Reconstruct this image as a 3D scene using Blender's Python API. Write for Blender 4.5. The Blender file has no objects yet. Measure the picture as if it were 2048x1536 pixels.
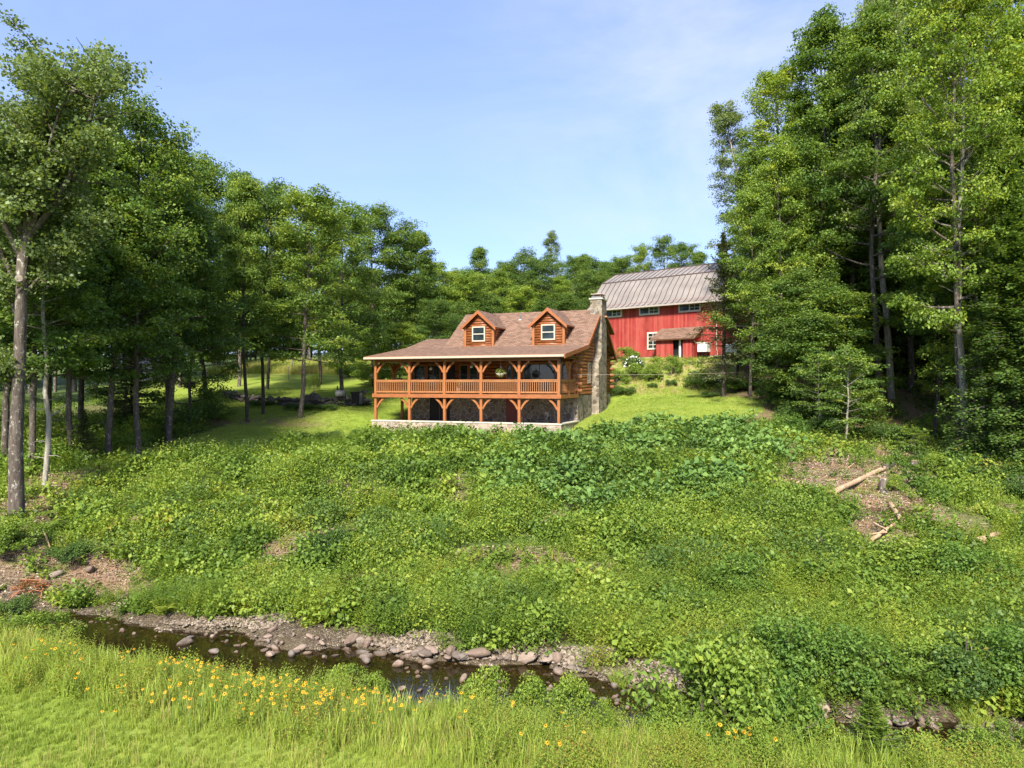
import bpy, math, random
import numpy as np
from mathutils import Vector
# ------------------------------------------------------------------ camera, sky, sun, exposure
R = math.radians
SC = bpy.context.scene
COL = SC.collection
cam_d = bpy.data.cameras.new("camera"); cam = bpy.data.objects.new("camera", cam_d); COL.objects.link(cam)
cam.location = (0, 0, 0); cam.rotation_euler = (R(90), 0, 0)
cam_d.sensor_width = 36; cam_d.lens = 36 * 1410 / 2048; cam_d.clip_start = .1; cam_d.clip_end = 6000
SC.camera = cam
SUN_EL, SUN_AZ = 42.0, 192.0           # azimuth clockwise from +Y: behind the camera, to its left
sx_, sy_ = math.sin(R(SUN_AZ)), math.cos(R(SUN_AZ))
W = bpy.data.worlds.new("World"); SC.world = W; W.use_nodes = True
nt = W.node_tree; nt.nodes.clear()
wo = nt.nodes.new("ShaderNodeOutputWorld"); bg = nt.nodes.new("ShaderNodeBackground")
sky = nt.nodes.new("ShaderNodeTexSky"); sky.sky_type = 'NISHITA'; sky.sun_disc = False
sky.sun_elevation = R(SUN_EL); sky.sun_rotation = R(SUN_AZ)
sky.air_density = 1.0; sky.dust_density = .9; sky.ozone_density = 3.0; sky.altitude = 300
tc = nt.nodes.new("ShaderNodeTexCoord"); mp = nt.nodes.new("ShaderNodeMapping")
mp.inputs['Scale'].default_value = (1.1, 1.1, 2.6); mp.inputs['Location'].default_value = (.1, .1, .1); mp.inputs['Rotation'].default_value = (0, R(20), R(15))
n1 = nt.nodes.new("ShaderNodeTexNoise"); n1.inputs['Scale'].default_value = 1.7; n1.inputs['Detail'].default_value = 6
n1.inputs['Roughness'].default_value = .62; n1.inputs['Distortion'].default_value = .5
rp = nt.nodes.new("ShaderNodeValToRGB"); rp.color_ramp.elements[0].position = .40; rp.color_ramp.elements[1].position = .70
rp.color_ramp.elements[0].color = (0, 0, 0, 1); rp.color_ramp.elements[1].color = (.5, .5, .5, 1)
mx = nt.nodes.new("ShaderNodeMix"); mx.data_type = 'RGBA'
mx.inputs[7].default_value = (4.0, 3.8, 3.5, 1)
L = nt.links.new
L(tc.outputs['Generated'], mp.inputs['Vector']); L(mp.outputs[0], n1.inputs['Vector']); L(n1.outputs['Fac'], rp.inputs[0])
sx = nt.nodes.new('ShaderNodeSeparateXYZ'); L(tc.outputs['Generated'], sx.inputs[0]); mr = nt.nodes.new('ShaderNodeMapRange'); mr.inputs['From Min'].default_value = -.1; mr.inputs['From Max'].default_value = .45; mr.inputs['To Min'].default_value = .25; mr.inputs['To Max'].default_value = 1.5; L(sx.outputs[0], mr.inputs['Value'])
ml = nt.nodes.new('ShaderNodeMath'); ml.operation = 'MULTIPLY'; L(rp.outputs[0], ml.inputs[0]); L(mr.outputs[0], ml.inputs[1]); L(ml.outputs[0], mx.inputs[0]); pass; tn = nt.nodes.new('ShaderNodeMix'); tn.data_type = 'RGBA'; tn.blend_type = 'MULTIPLY'; tn.inputs[0].default_value = 1; tn.inputs[7].default_value = (.62, .675, .88, 1)
hz = nt.nodes.new('ShaderNodeMix'); hz.data_type = 'RGBA'; hz.inputs[0].default_value = .5; hz.inputs[7].default_value = (1.85, 2.12, 2.5, 1)
L(sky.outputs[0], hz.inputs[6]); L(hz.outputs[2], mx.inputs[6]); L(mx.outputs[2], tn.inputs[6]); L(tn.outputs[2], bg.inputs['Color'])
bg.inputs['Strength'].default_value = 0.15
L(bg.outputs[0], wo.inputs[0])
sl = bpy.data.lights.new("sun", 'SUN'); sl.energy = 4.0; sl.angle = R(8.0); sl.color = (1, .94, .80)
so = bpy.data.objects.new("sun", sl); COL.objects.link(so)
sd = Vector((sx_ * math.cos(R(SUN_EL)), sy_ * math.cos(R(SUN_EL)), math.sin(R(SUN_EL))))
so.rotation_euler = sd.to_track_quat('Z', 'Y').to_euler(); so.location = sd * 200
vs = SC.view_settings; vs.view_transform = 'Standard'; vs.look = 'None'; vs.exposure = 1.5; vs.gamma = 1
cy = SC.cycles
cy.max_bounces = 8; cy.diffuse_bounces = 6; cy.glossy_bounces = 2; cy.transmission_bounces = 6; cy.transparent_max_bounces = 6
cy.use_denoising = True; cy.adaptive_threshold = .02; cy.caustics_reflective = False; cy.caustics_refractive = False
rng = np.random.default_rng(7); random.seed(7)
F = 1410.0
# ------------------------------------------------------------------ helpers
def tag(o, label=None, cat=None, group=None, kind=None):
    if label: o['label'] = label
    if cat: o['category'] = cat
    if group: o['group'] = group
    if kind: o['kind'] = kind
    return o
def empty(name, loc, rz=0.0, label=None, cat=None, group=None):
    o = bpy.data.objects.new(name, None); COL.objects.link(o); o.location = loc; o.rotation_euler = (0, 0, rz)
    o.empty_display_size = .2
    return tag(o, label, cat, group)
def link(name, me, parent=None, loc=None):
    o = bpy.data.objects.new(name, me); COL.objects.link(o)
    if parent: o.parent = parent
    if loc is not None: o.location = loc
    return o
def copy_tree(o, parent=None):
    c = o.copy(); COL.objects.link(c); c.parent = parent
    for ch in list(o.children): copy_tree(ch, c)
    return c
class MB:
    """collects shapes for ONE mesh object"""
    def __init__(s): s.v = []; s.f = []; s.m = []; s.uv = []; s.sm = []
    def poly(s, pts, mi=0, uv=None, smooth=False):
        b = len(s.v); s.v += [tuple(p) for p in pts]; s.f.append(tuple(range(b, b + len(pts)))); s.m.append(mi); s.sm.append(smooth)
        s.uv.append(uv if uv else [(0, 0)] * len(pts))
    def box(s, c, d, mi=0, rz=0.0, ry=0.0, rx=0.0):
        hx, hy, hz = d[0] / 2, d[1] / 2, d[2] / 2
        P = []
        for k in range(8):
            x = hx if k & 1 else -hx; y = hy if k & 2 else -hy; z = hz if k & 4 else -hz
            if rx: y, z = y * math.cos(rx) - z * math.sin(rx), y * math.sin(rx) + z * math.cos(rx)
            if ry: x, z = x * math.cos(ry) + z * math.sin(ry), -x * math.sin(ry) + z * math.cos(ry)
            if rz: x, y = x * math.cos(rz) - y * math.sin(rz), x * math.sin(rz) + y * math.cos(rz)
            P.append((c[0] + x, c[1] + y, c[2] + z))
        for q in ((0, 2, 3, 1), (4, 5, 7, 6), (0, 1, 5, 4), (2, 6, 7, 3), (0, 4, 6, 2), (1, 3, 7, 5)):
            s.poly([P[i] for i in q], mi)
        return s
    def bx(s, x0, x1, y0, y1, z0, z1, mi=0):
        return s.box(((x0 + x1) / 2, (y0 + y1) / 2, (z0 + z1) / 2), (x1 - x0, y1 - y0, z1 - z0), mi)
    def prism(s, pts, ext, mi=0):
        """pts: 3d polygon, ext: vector"""
        e = Vector(ext); A = [Vector(p) for p in pts]; B = [p + e for p in A]
        n = len(A); s.poly(A[::-1], mi); s.poly(B, mi)
        for i in range(n):
            j = (i + 1) % n; s.poly([A[i], A[j], B[j], B[i]], mi)
        return s
    def tube(s, path, rad, n=8, mi=0, smooth=True, cap=True):
        P = [Vector(p) for p in path]; rings = []
        if not hasattr(rad, '__len__'): rad = [rad] * len(P)
        for i, p in enumerate(P):
            t = (P[min(i + 1, len(P) - 1)] - P[max(i - 1, 0)]).normalized()
            a = t.cross(Vector((0, 0, 1)))
            if a.length < .2: a = t.cross(Vector((0, 1, 0)))
            a.normalize(); b = t.cross(a)
            base = len(s.v)
            for k in range(n):
                th = 2 * math.pi * k / n
                s.v.append(tuple(p + (a * math.cos(th) + b * math.sin(th)) * rad[i]))
            rings.append(base)
        for i in range(len(P) - 1):
            for k in range(n):
                k2 = (k + 1) % n
                s.f.append((rings[i] + k, rings[i] + k2, rings[i + 1] + k2, rings[i + 1] + k)); s.m.append(mi); s.sm.append(smooth); s.uv.append([(0, 0)] * 4)
        if cap:
            s.f.append(tuple(rings[0] + k for k in range(n))[::-1]); s.m.append(mi); s.sm.append(False); s.uv.append([(0, 0)] * n)
            s.f.append(tuple(rings[-1] + k for k in range(n))); s.m.append(mi); s.sm.append(False); s.uv.append([(0, 0)] * n)
        return s
    def mesh(s, name, mats):
        me = bpy.data.meshes.new(name); me.from_pydata(s.v, [], s.f)
        for m in (mats if isinstance(mats, (list, tuple)) else [mats]): me.materials.append(m)
        me.polygons.foreach_set('material_index', s.m); me.polygons.foreach_set('use_smooth', s.sm)
        if any(u[0] != u[1] for u in s.uv if len(u) > 1):
            l = me.uv_layers.new(name='UVMap'); l.data.foreach_set('uv', [c for u in s.uv for p in u for c in p])
        me.update(); return me
    def build(s, name, mats, parent=None): return link(name, s.mesh(name, mats), parent)
def quads_mesh(name, Q, tint, mat, tri=False):
    """Q (n,4,3) float array -> mesh of n quads with a per-face attribute 'tint'"""
    k = Q.shape[1]
    n = len(Q); me = bpy.data.meshes.new(name)
    me.vertices.add(n * k); me.vertices.foreach_set('co', np.ascontiguousarray(Q, dtype=np.float32).ravel())
    me.loops.add(n * k); me.loops.foreach_set('vertex_index', np.arange(n * k, dtype=np.int32))
    me.polygons.add(n); me.polygons.foreach_set('loop_start', np.arange(0, n * k, k, dtype=np.int32))
    a = me.attributes.new('tint', 'FLOAT', 'FACE'); a.data.foreach_set('value', np.asarray(tint, dtype=np.float32))
    me.update(calc_edges=False)
    for m in (mat if isinstance(mat, (list, tuple)) else [mat]): me.materials.append(m)
    return me
# ------------------------------------------------------------------ numpy noise
def _h(ix, iy, s):
    n = (ix * 374761393 + iy * 668265263 + s * 974634777) & 0xffffffff
    n = ((n ^ (n >> 13)) * 1274126177) & 0xffffffff
    return ((n ^ (n >> 16)) & 0xffff) / 65535.0
def vnoise(x, y, s=0):
    x = np.asarray(x, dtype=np.float64); y = np.asarray(y, dtype=np.float64)
    ix = np.floor(x).astype(np.int64); iy = np.floor(y).astype(np.int64)
    fx = x - ix; fy = y - iy; fx = fx * fx * (3 - 2 * fx); fy = fy * fy * (3 - 2 * fy)
    return ((_h(ix, iy, s) * (1 - fx) + _h(ix + 1, iy, s) * fx) * (1 - fy) + (_h(ix, iy + 1, s) * (1 - fx) + _h(ix + 1, iy + 1, s) * fx) * fy)
def fbm(x, y, s=0, o=4):
    r = 0; a = .5; t = 0
    for k in range(o):
        r = r + a * vnoise(x * 2 ** k + 17.3 * k, y * 2 ** k - 9.1 * k, s + k); t += a; a *= .5
    return r / t
# ------------------------------------------------------------------ terrain
WZ = -7.0                                # water level (the camera is at z = 0)
CP = []                                  # control points X, Y, Z
def cp(px, py, Y, dz=0): CP.append(((px - 1024) / F * Y, Y, -(py - 768) / F * Y + dz))
def cw(x, y, z): CP.append((x, y, z))
for x, y in ((-14, 11), (-5, 10), (5, 10), (13, 9.5), (0, 4), (-12, 2), (12, 2), (0, -20), (-40, -10), (40, -10)): cw(x, y, -6.2)
cw(-14, 17.5, -6.25); cw(-6, 14.8, -6.25); cw(0, 13.2, -6.3); cw(6, 11.8, -6.35); cw(-22, 20, -6.2)
# floodplain beyond the stream
for px, py, Y in ((40, 1170, 22.6), (300, 1200, 22.4), (700, 1195, 21.5), (1100, 1235, 19.8), (1400, 1300, 17.5), (1700, 1330, 16.6), (2048, 1350, 16.0)): cp(px, py, Y)
cw(12, 20, -6.3); cw(7, 21, -6.3); cw(18, 21, -6.1); cw(15, 25, -5.7)
# bank
for px, py, Y in ((35, 1050, 26), (88, 985, 29), (145, 925, 34), (279, 918, 36), (430, 900, 39), (300, 1060, 26.5), (600, 1060, 27), (600, 960, 32), (620, 895, 39),
                  (900, 1045, 27.5), (900, 950, 33), (900, 893, 39), (1123, 884, 40.5), (1180, 1040, 27.5), (1300, 900, 36.5), (1400, 1060, 26), (1450, 960, 31),
                  (1700, 1000, 28.5), (1650, 920, 35), (1920, 930, 36), (2040, 1000, 30), (1560, 880, 39)): cp(px, py, Y)
# left lawn and beyond the dry stone wall
for px, py, Y in ((600, 836, 49), (494, 850, 46.5), (381, 858, 45), (740, 826, 51), (560, 822, 52.5), (745, 806, 56), (700, 800, 58), (600, 790, 61), (450, 795, 60), (412, 812, 56),
                  (600, 755, 78), (440, 756, 80), (740, 752, 80), (100, 840, 50), (250, 830, 56), (-200, 860, 48), (-300, 980, 32), (0, 790, 80)): cp(px, py, Y)
# right lawn, bank up to the barn terrace
for px, py, Y in ((1250, 830, 47.5), (1300, 800, 53), (1400, 795, 54), (1300, 775, 58.5), (1420, 777, 58), (1480, 792, 52), (1535, 815, 48), (1300, 718.5, 65.5), (1240, 722, 66), (1400, 717.5, 65), (1500, 735, 58),
                  (1330, 716.5, 70), (1553, 770, 53), (1700, 850, 44), (1757, 800, 50), (1957, 905, 39), (1870, 880, 42), (2200, 850, 45), (2300, 1000, 30)): cp(px, py, Y)
for x, y, z in ((14, 72, 2.35), (22, 62, 2.3), (10, 76, 2.4), (20, 80, 2.5), (0, 70, 1.2), (-8, 66, -.3), (6, 66, 1.7), (0, 100, 3), (-40, 100, 2.5), (40, 100, 4.0), (60, 60, 2), (-60, 60, -1), (-70, 20, -4),
                (70, 25, -3), (0, 160, 6), (-120, 160, 6), (120, 160, 8), (40, 70, 2.4)): cw(x, y, z)
HO = np.array([-9.396, 48.71]); HA = R(20.9); HU = np.array([math.cos(HA), -math.sin(HA)]); HV = np.array([math.sin(HA), math.cos(HA)])
def hloc(x, y): return HO + HU * x + HV * y
for x, y, z in ((-.5, -.9, -3.2), (6, -.9, -3.45), (13.6, -.9, -3.5), (-1.2, 2.5, -2.7), (-1, 8, -1.8), (-1, 14, -.9), (5, 15, -.9), (13.9, 4, -2.45), (14.2, 7, -2.2), (14.2, 10.3, -1.85), (13.9, 14.2, -1.1), (16, 9, -1.6)):
    p = hloc(x, y); cw(p[0], p[1], z)
CPA = np.array(CP)
def _k(r2): return np.where(r2 > 1e-9, .5 * r2 * np.log(r2 + 1e-12), 0)
_n = len(CPA); _P = np.c_[np.ones(_n), CPA[:, :2]]
_D = ((CPA[:, None, :2] - CPA[None, :, :2]) ** 2).sum(-1)
_A = np.zeros((_n + 3, _n + 3)); _A[:_n, :_n] = _k(_D) + np.eye(_n) * 3.0; _A[:_n, _n:] = _P; _A[_n:, :_n] = _P.T
_w = np.linalg.solve(_A, np.r_[CPA[:, 2], 0, 0, 0])
def tps(x, y):
    x = np.asarray(x, float).ravel(); y = np.asarray(y, float).ravel(); out = np.empty(len(x))
    for s in range(0, len(x), 20000):
        X = x[s:s + 20000]; Y = y[s:s + 20000]
        d = (X[:, None] - CPA[None, :, 0]) ** 2 + (Y[:, None] - CPA[None, :, 1]) ** 2
        out[s:s + 20000] = _k(d) @ _w[:_n] + _w[_n] + _w[_n + 1] * X + _w[_n + 2] * Y
    return out
ST = np.array([(-60, 34, 1.2), (-30, 25, 1.3), (-20, 22.0, 1.3), (-14, 20.2, 1.3), (-10.9, 19.25, 1.3), (-6.7, 17.8, 1.4), (-3.4, 16.7, 1.5), (0.3, 15.8, 1.45), (2.8, 14.8, 1.45), (6.3, 13.9, 1.0), (9.0, 13.3, .95), (14, 12.3, 1.0), (30, 9, 1.2), (60, 4, 1.2)])
def sdist(x, y):
    """distance to the stream's centre line, its half width there, and the side (+ = far side)"""
    x = np.asarray(x, float); y = np.asarray(y, float); best = np.full(x.shape, 1e9); hw = np.ones(x.shape); side = np.zeros(x.shape)
    for a, b in zip(ST[:-1], ST[1:]):
        d = b[:2] - a[:2]; t = np.clip(((x - a[0]) * d[0] + (y - a[1]) * d[1]) / (d @ d), 0, 1)
        q = np.hypot(x - a[0] - t * d[0], y - a[1] - t * d[1]); m = q < best
        best = np.where(m, q, best); hw = np.where(m, a[2] + t * (b[2] - a[2]), hw)
        side = np.where(m, np.sign((y - a[1]) * d[0] - (x - a[0]) * d[1]), side)
    return best, hw, side
def sstep(a, b, x): t = np.clip((x - a) / (b - a), 0, 1); return t * t * (3 - 2 * t)
def terr(x, y):
    sh = np.shape(x); x = np.asarray(x, float).ravel(); y = np.asarray(y, float).ravel()
    rr = np.hypot(x, y - 60)
    xc = np.where(rr > 150, x / np.maximum(rr, 1) * 150, x); yc = np.where(rr > 150, 60 + (y - 60) / np.maximum(rr, 1) * 150, y)
    z = tps(xc, yc)
    near = sstep(70, 45, y)
    z = z + (fbm(x * .35, y * .35, 3) - .5) * 1.3 * sstep(42, 37, y) * sstep(19, 24, y) + (fbm(x * 1.3, y * 1.3, 9) - .5) * .12 * near
    d, hw, side = sdist(x, y)
    wob = (vnoise(x * .9, y * .9, 21) - .5) * .9
    e = d + wob - hw
    wd = np.where(side > 0, 1.5, 2.0)
    k = 1 - sstep(-.25, 1, e / wd)
    bed = WZ - .05 - .22 * sstep(0, 1.0, -e) + (fbm(x * 1.6, y * 1.6, 5) - .5) * .28
    edge = np.minimum(z, WZ + .10 + .35 * np.clip(e / wd, 0, 1) ** 1.5)
    zz = np.where(e < 0, bed, np.minimum(z, edge * k + z * (1 - k)))
    s2 = sstep(-.25, .1, e); z = np.where(d < hw + 3, np.minimum(z, bed * (1 - s2) + zz * s2), z)
    # under the house
    lx = (x - HO[0]) * HU[0] + (y - HO[1]) * HU[1]; ly = (x - HO[0]) * HV[0] + (y - HO[1]) * HV[1]
    ins = (lx > -.1) & (lx < 13.3) & (ly > -.2) & (ly < 13.6)
    z = np.where(ins, np.minimum(z, -3.05), z)
    return z.reshape(sh)
def inpoly(x, y, P):
    x = np.asarray(x); y = np.asarray(y); c = np.zeros(x.shape, bool); n = len(P)
    for i in range(n):
        x0, y0 = P[i]; x1, y1 = P[(i + 1) % n]
        if y0 == y1: continue
        c ^= ((y0 > y) != (y1 > y)) & (x < (x1 - x0) * (y - y0) / (y1 - y0) + x0)
    return c
def g0(px, Y): return ((px - 1024) / F * Y, Y)
# the mown lawn, as ground polygons
LAWN_L = [g0(225, 34.2), g0(330, 35.4), g0(430, 37.0), g0(600, 40.2), g0(745, 43.2), tuple(hloc(-.6, -1.3)), tuple(hloc(13.6, -1.5)), g0(1180, 42.4), g0(1260, 43.4), g0(1340, 42.4), g0(1450, 43.2), g0(1530, 47), g0(1525, 50), g0(1400, 56), g0(1300, 60), g0(1240, 61), (6, 66), (4, 84), (-50, 86), g0(180, 80), g0(250, 62), g0(330, 56), g0(420, 51), g0(470, 47), g0(380, 43), g0(300, 39.5)]
LAWN_B = [g0(1225, 66), g0(1300, 65.2), g0(1400, 64.8), g0(1480, 60), g0(1600, 58), (45, 70), (40, 95), (0, 95), (4, 70)]
def inlawn(x, y):
    return (inpoly(x, y, LAWN_L) | inpoly(x, y, LAWN_B)).astype(float)
def ground(px, py, y0=9.0, y1=120.0):
    """where the sight line through a pixel meets the ground"""
    Y = np.linspace(y0, y1, 3000); z = terr((px - 1024) / F * Y, Y); r = -(py - 768) / F * Y
    i = np.nonzero(z > r)[0]; i = i[0] if len(i) else len(Y) - 1
    return float((px - 1024) / F * Y[i]), float(Y[i]), float(z[i])
def at(px, Y, dz=0):
    x = (px - 1024) / F * Y; return (x, Y, float(terr(np.array([x]), np.array([Y]))[0]) + dz)
# ------------------------------------------------------------------ materials
def newmat(name):
    m = bpy.data.materials.new(name); m.use_nodes = True; t = m.node_tree; t.nodes.clear()
    o = t.nodes.new("ShaderNodeOutputMaterial"); return m, t, o
def N(t, k, **kw):
    n = t.nodes.new(k)
    for a, v in kw.items(): setattr(n, a, v)
    return n
def ramp(t, fac, stops):
    r = N(t, "ShaderNodeValToRGB"); e = r.color_ramp.elements
    while len(e) < len(stops): e.new(.5)
    for i, (p, c) in enumerate(stops): e[i].position = p; e[i].color = (*c, 1)
    t.links.new(fac, r.inputs[0]); return r.outputs[0]
def noise(t, vec, sc, det=4, ro=.6, dis=0):
    n = N(t, "ShaderNodeTexNoise"); n.inputs['Scale'].default_value = sc; n.inputs['Detail'].default_value = det
    n.inputs['Roughness'].default_value = ro; n.inputs['Distortion'].default_value = dis
    if vec is not None: t.links.new(vec, n.inputs['Vector'])
    return n.outputs['Fac']
def mixc(t, f, a, b, mode='MIX'):
    m = N(t, "ShaderNodeMix", data_type='RGBA', blend_type=mode)
    for v, s in ((f, m.inputs[0]), (a, m.inputs[6]), (b, m.inputs[7])):
        if isinstance(v, (int, float)): s.default_value = v
        elif isinstance(v, tuple): s.default_value = (*v, 1)
        else: t.links.new(v, s)
    return m.outputs[2]
def math_(t, op, a, b=0.0, c=None):
    m = N(t, "ShaderNodeMath", operation=op)
    for v, s in ((a, m.inputs[0]), (b, m.inputs[1])):
        if isinstance(v, (int, float)): s.default_value = v
        else: t.links.new(v, s)
    return m.outputs[0]
def bump(t, h, d=.02, s=.6):
    b = N(t, "ShaderNodeBump"); b.inputs['Strength'].default_value = s; b.inputs['Distance'].default_value = d
    t.links.new(h, b.inputs['Height']); return b.outputs[0]
def mapping(t, sc=(1, 1, 1), coord='Object', rot=(0, 0, 0)):
    c = N(t, "ShaderNodeTexCoord"); m = N(t, "ShaderNodeMapping"); m.inputs['Scale'].default_value = sc; m.inputs['Rotation'].default_value = rot
    t.links.new(c.outputs[coord], m.inputs['Vector']); return m.outputs[0]
def prin(t, o, col, rough=.7, nrm=None, spec=.3, metal=0.0):
    p = N(t, "ShaderNodeBsdfPrincipled"); p.inputs['Specular IOR Level'].default_value = spec; p.inputs['Metallic'].default_value = metal
    for v, k in ((col, 'Base Color'), (rough, 'Roughness')):
        if isinstance(v, tuple): p.inputs[k].default_value = (*v, 1)
        elif isinstance(v, (int, float)): p.inputs[k].default_value = v
        else: t.links.new(v, p.inputs[k])
    if nrm is not None: t.links.new(nrm, p.inputs['Normal'])
    if o: t.links.new(p.outputs[0], o.inputs[0])
    return p
def leafmat(name, c0, c1, c2, trans=.42, rough=.5, objvar=.25, spec=.25, warm=None):
    """leaf: per-face tint picks between three greens, each plant shifts a little by its own random number"""
    m, t, o = newmat(name)
    a = N(t, "ShaderNodeAttribute", attribute_name='tint')
    oi = N(t, "ShaderNodeObjectInfo")
    f = math_(t, 'ADD', a.outputs['Fac'], math_(t, 'MULTIPLY', math_(t, 'SUBTRACT', oi.outputs['Random'], .5), objvar))
    st = [(.0, c0), (.5, c1), (1.0, c2)]
    if warm: st = [(.0, c0), (.45, c1), (.9, c2), (.97, warm)]
    col = ramp(t, f, st)
    p = prin(t, None, col, rough, None, spec)
    tr = N(t, "ShaderNodeBsdfTranslucent")
    t.links.new(mixc(t, .55, col, (1.0, 1.0, .22), 'MULTIPLY'), tr.inputs['Color'])
    tc2 = mixc(t, 1.0, col, (1.35, 1.25, .5), 'MULTIPLY'); t.links.new(tc2, tr.inputs['Color'])
    mx = N(t, "ShaderNodeMixShader"); mx.inputs[0].default_value = trans
    t.links.new(p.outputs[0], mx.inputs[1]); t.links.new(tr.outputs[0], mx.inputs[2]); t.links.new(mx.outputs[0], o.inputs[0])
    return m
def flatmat(name, c, rough=.6, var=.15, sc=6, spec=.3, metal=0.0, bmp=0.0):
    m, t, o = newmat(name); v = mapping(t)
    f = noise(t, v, sc, 4)
    lo = tuple(x * (1 - var) for x in c); hi = tuple(min(1, x * (1 + var)) for x in c)
    prin(t, o, ramp(t, f, [(.3, lo), (.7, hi)]), rough, bump(t, f, bmp) if bmp else None, spec, metal); return m
M = {}
M['leaf_maple'] = leafmat('leaf_maple', (.056, .114, .030), (.126, .212, .043), (.275, .345, .054))
M['leaf_dark'] = leafmat('leaf_dark', (.048, .096, .028), (.102, .176, .040), (.205, .28, .050))
M['leaf_light'] = leafmat('leaf_light', (.088, .158, .030), (.182, .275, .042), (.345, .40, .058))
M['leaf_grey'] = leafmat('leaf_grey', (.085, .132, .046), (.155, .215, .068), (.25, .31, .095), spec=.4)
M['needle'] = leafmat('needle', (.06, .085, .036), (.11, .13, .05), (.18, .19, .07), trans=.12)
M['needle_light'] = leafmat('needle_light', (.05, .085, .025), (.10, .16, .035), (.19, .26, .05), trans=.2)
M['herb'] = leafmat('herb', (.065, .122, .022), (.160, .250, .038), (.32, .39, .056), warm=(.30, .24, .05))
M['herb_big'] = leafmat('herb_big', (.07, .14, .038), (.15, .255, .056), (.27, .365, .085), trans=.3)
M['grass'] = leafmat('grass', (.12, .178, .028), (.22, .30, .042), (.36, .41, .08), trans=.3, warm=(.38, .30, .12))
M['shrub'] = leafmat('shrub', (.058, .12, .024), (.13, .23, .040), (.255, .345, .054))
def barkmat(name, a, b, c, lich):
    m, t, o = newmat(name)
    v = mapping(t, (1, 1, .22)); v2 = mapping(t, (1, 1, .7))
    f = noise(t, v, 9, 6, .7); g = noise(t, v2, 7.0, 5, .75)
    col = ramp(t, f, [(.3, a), (.55, b), (.8, c)])
    col = mixc(t, ramp(t, g, [(.56, (0, 0, 0)), (.66, (1, 1, 1))]), col, lich)
    prin(t, o, col, .9, bump(t, f, .05, .8), .15); return m
M['bark'] = barkmat('bark', (.04, .031, .026), (.10, .08, .066), (.17, .14, .115), (.36, .34, .29))
M['bark_dark'] = barkmat('bark_dark', (.025, .02, .017), (.065, .054, .044), (.12, .10, .08), (.14, .135, .11))
M['bark_light'] = barkmat('bark_light', (.15, .125, .10), (.30, .265, .22), (.42, .39, .33), (.48, .47, .42))
def groundmat():
    m, t, o = newmat('ground_cover')
    g = N(t, "ShaderNodeNewGeometry").outputs['Position']
    def nn(sc, d=5, r=.6): return noise(t, g, sc, d, r)
    def att(n): return N(t, "ShaderNodeAttribute", attribute_name=n).outputs['Fac']
    mp_ = N(t, "ShaderNodeMapping"); mp_.inputs['Scale'].default_value = (1.0, .25, 1); mp_.inputs['Rotation'].default_value = (0, 0, R(12)); t.links.new(g, mp_.inputs['Vector'])
    fine = nn(14, 4, .75); mid = nn(.9, 5, .6); big = nn(.16, 3, .5)
    lawn = ramp(t, fine, [(.25, (.105, .145, .025)), (.5, (.175, .225, .038)), (.78, (.27, .305, .068))])
    lawn = mixc(t, math_(t, 'MULTIPLY', ramp(t, mid, [(.42, (0, 0, 0)), (.7, (1, 1, 1))]), .55), lawn, (.29, .31, .06))
    lawn = mixc(t, ramp(t, big, [(.45, (0, 0, 0)), (.65, (.5, .5, .5))]), lawn, (.17, .255, .024))
    lit = ramp(t, fine, [(.3, (.07, .042, .026)), (.5, (.19, .12, .075)), (.68, (.31, .21, .14)), (.8, (.45, .35, .26))])
    lit = mixc(t, ramp(t, mid, [(.5, (0, 0, 0)), (.62, (.8, .8, .8))]), lit, mixc(t, fine, (.04, .08, .012), (.14, .19, .03)))
    under = ramp(t, fine, [(.3, (.035, .05, .015)), (.55, (.075, .11, .028)), (.8, (.16, .19, .05))])
    dry = ramp(t, fine, [(.3, (.17, .13, .055)), (.55, (.30, .22, .11)), (.8, (.42, .31, .19))])
    dry = mixc(t, ramp(t, mid, [(.44, (0, 0, 0)), (.6, (1, 1, 1))]), dry, mixc(t, fine, (.12, .19, .025), (.24, .28, .06)))
    vv = N(t, "ShaderNodeTexVoronoi"); vv.inputs['Scale'].default_value = 17; t.links.new(g, vv.inputs['Vector'])
    ve = N(t, "ShaderNodeTexVoronoi", feature='DISTANCE_TO_EDGE'); ve.inputs['Scale'].default_value = 17; t.links.new(g, ve.inputs['Vector'])
    sp = N(t, "ShaderNodeSeparateColor"); t.links.new(vv.outputs['Color'], sp.inputs[0])
    grav = ramp(t, sp.outputs[0], [(.0, (.08, .06, .045)), (.4, (.15, .115, .08)), (.75, (.23, .18, .13)), (1, (.33, .28, .21))])
    grav = mixc(t, ramp(t, ve.outputs[0], [(.0, (0, 0, 0)), (.09, (1, 1, 1))]), (.05, .04, .03), grav)
    grav = mixc(t, ramp(t, nn(2.5), [(.45, (0, 0, 0)), (.62, (.75, .75, .75))]), grav, (.13, .10, .06))
    c = mixc(t, att('lawn'), under, lawn)
    c = mixc(t, att('litter'), c, lit)
    c = mixc(t, att('dry'), c, dry)
    c = mixc(t, att('gravel'), c, grav)
    hh = math_(t, 'ADD', fine, math_(t, 'MULTIPLY', math_(t, 'MULTIPLY', att('gravel'), ve.outputs[0]), 6.0))
    prin(t, o, c, .95, bump(t, hh, .06, .7), .1); return m
M['ground'] = groundmat()
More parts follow.
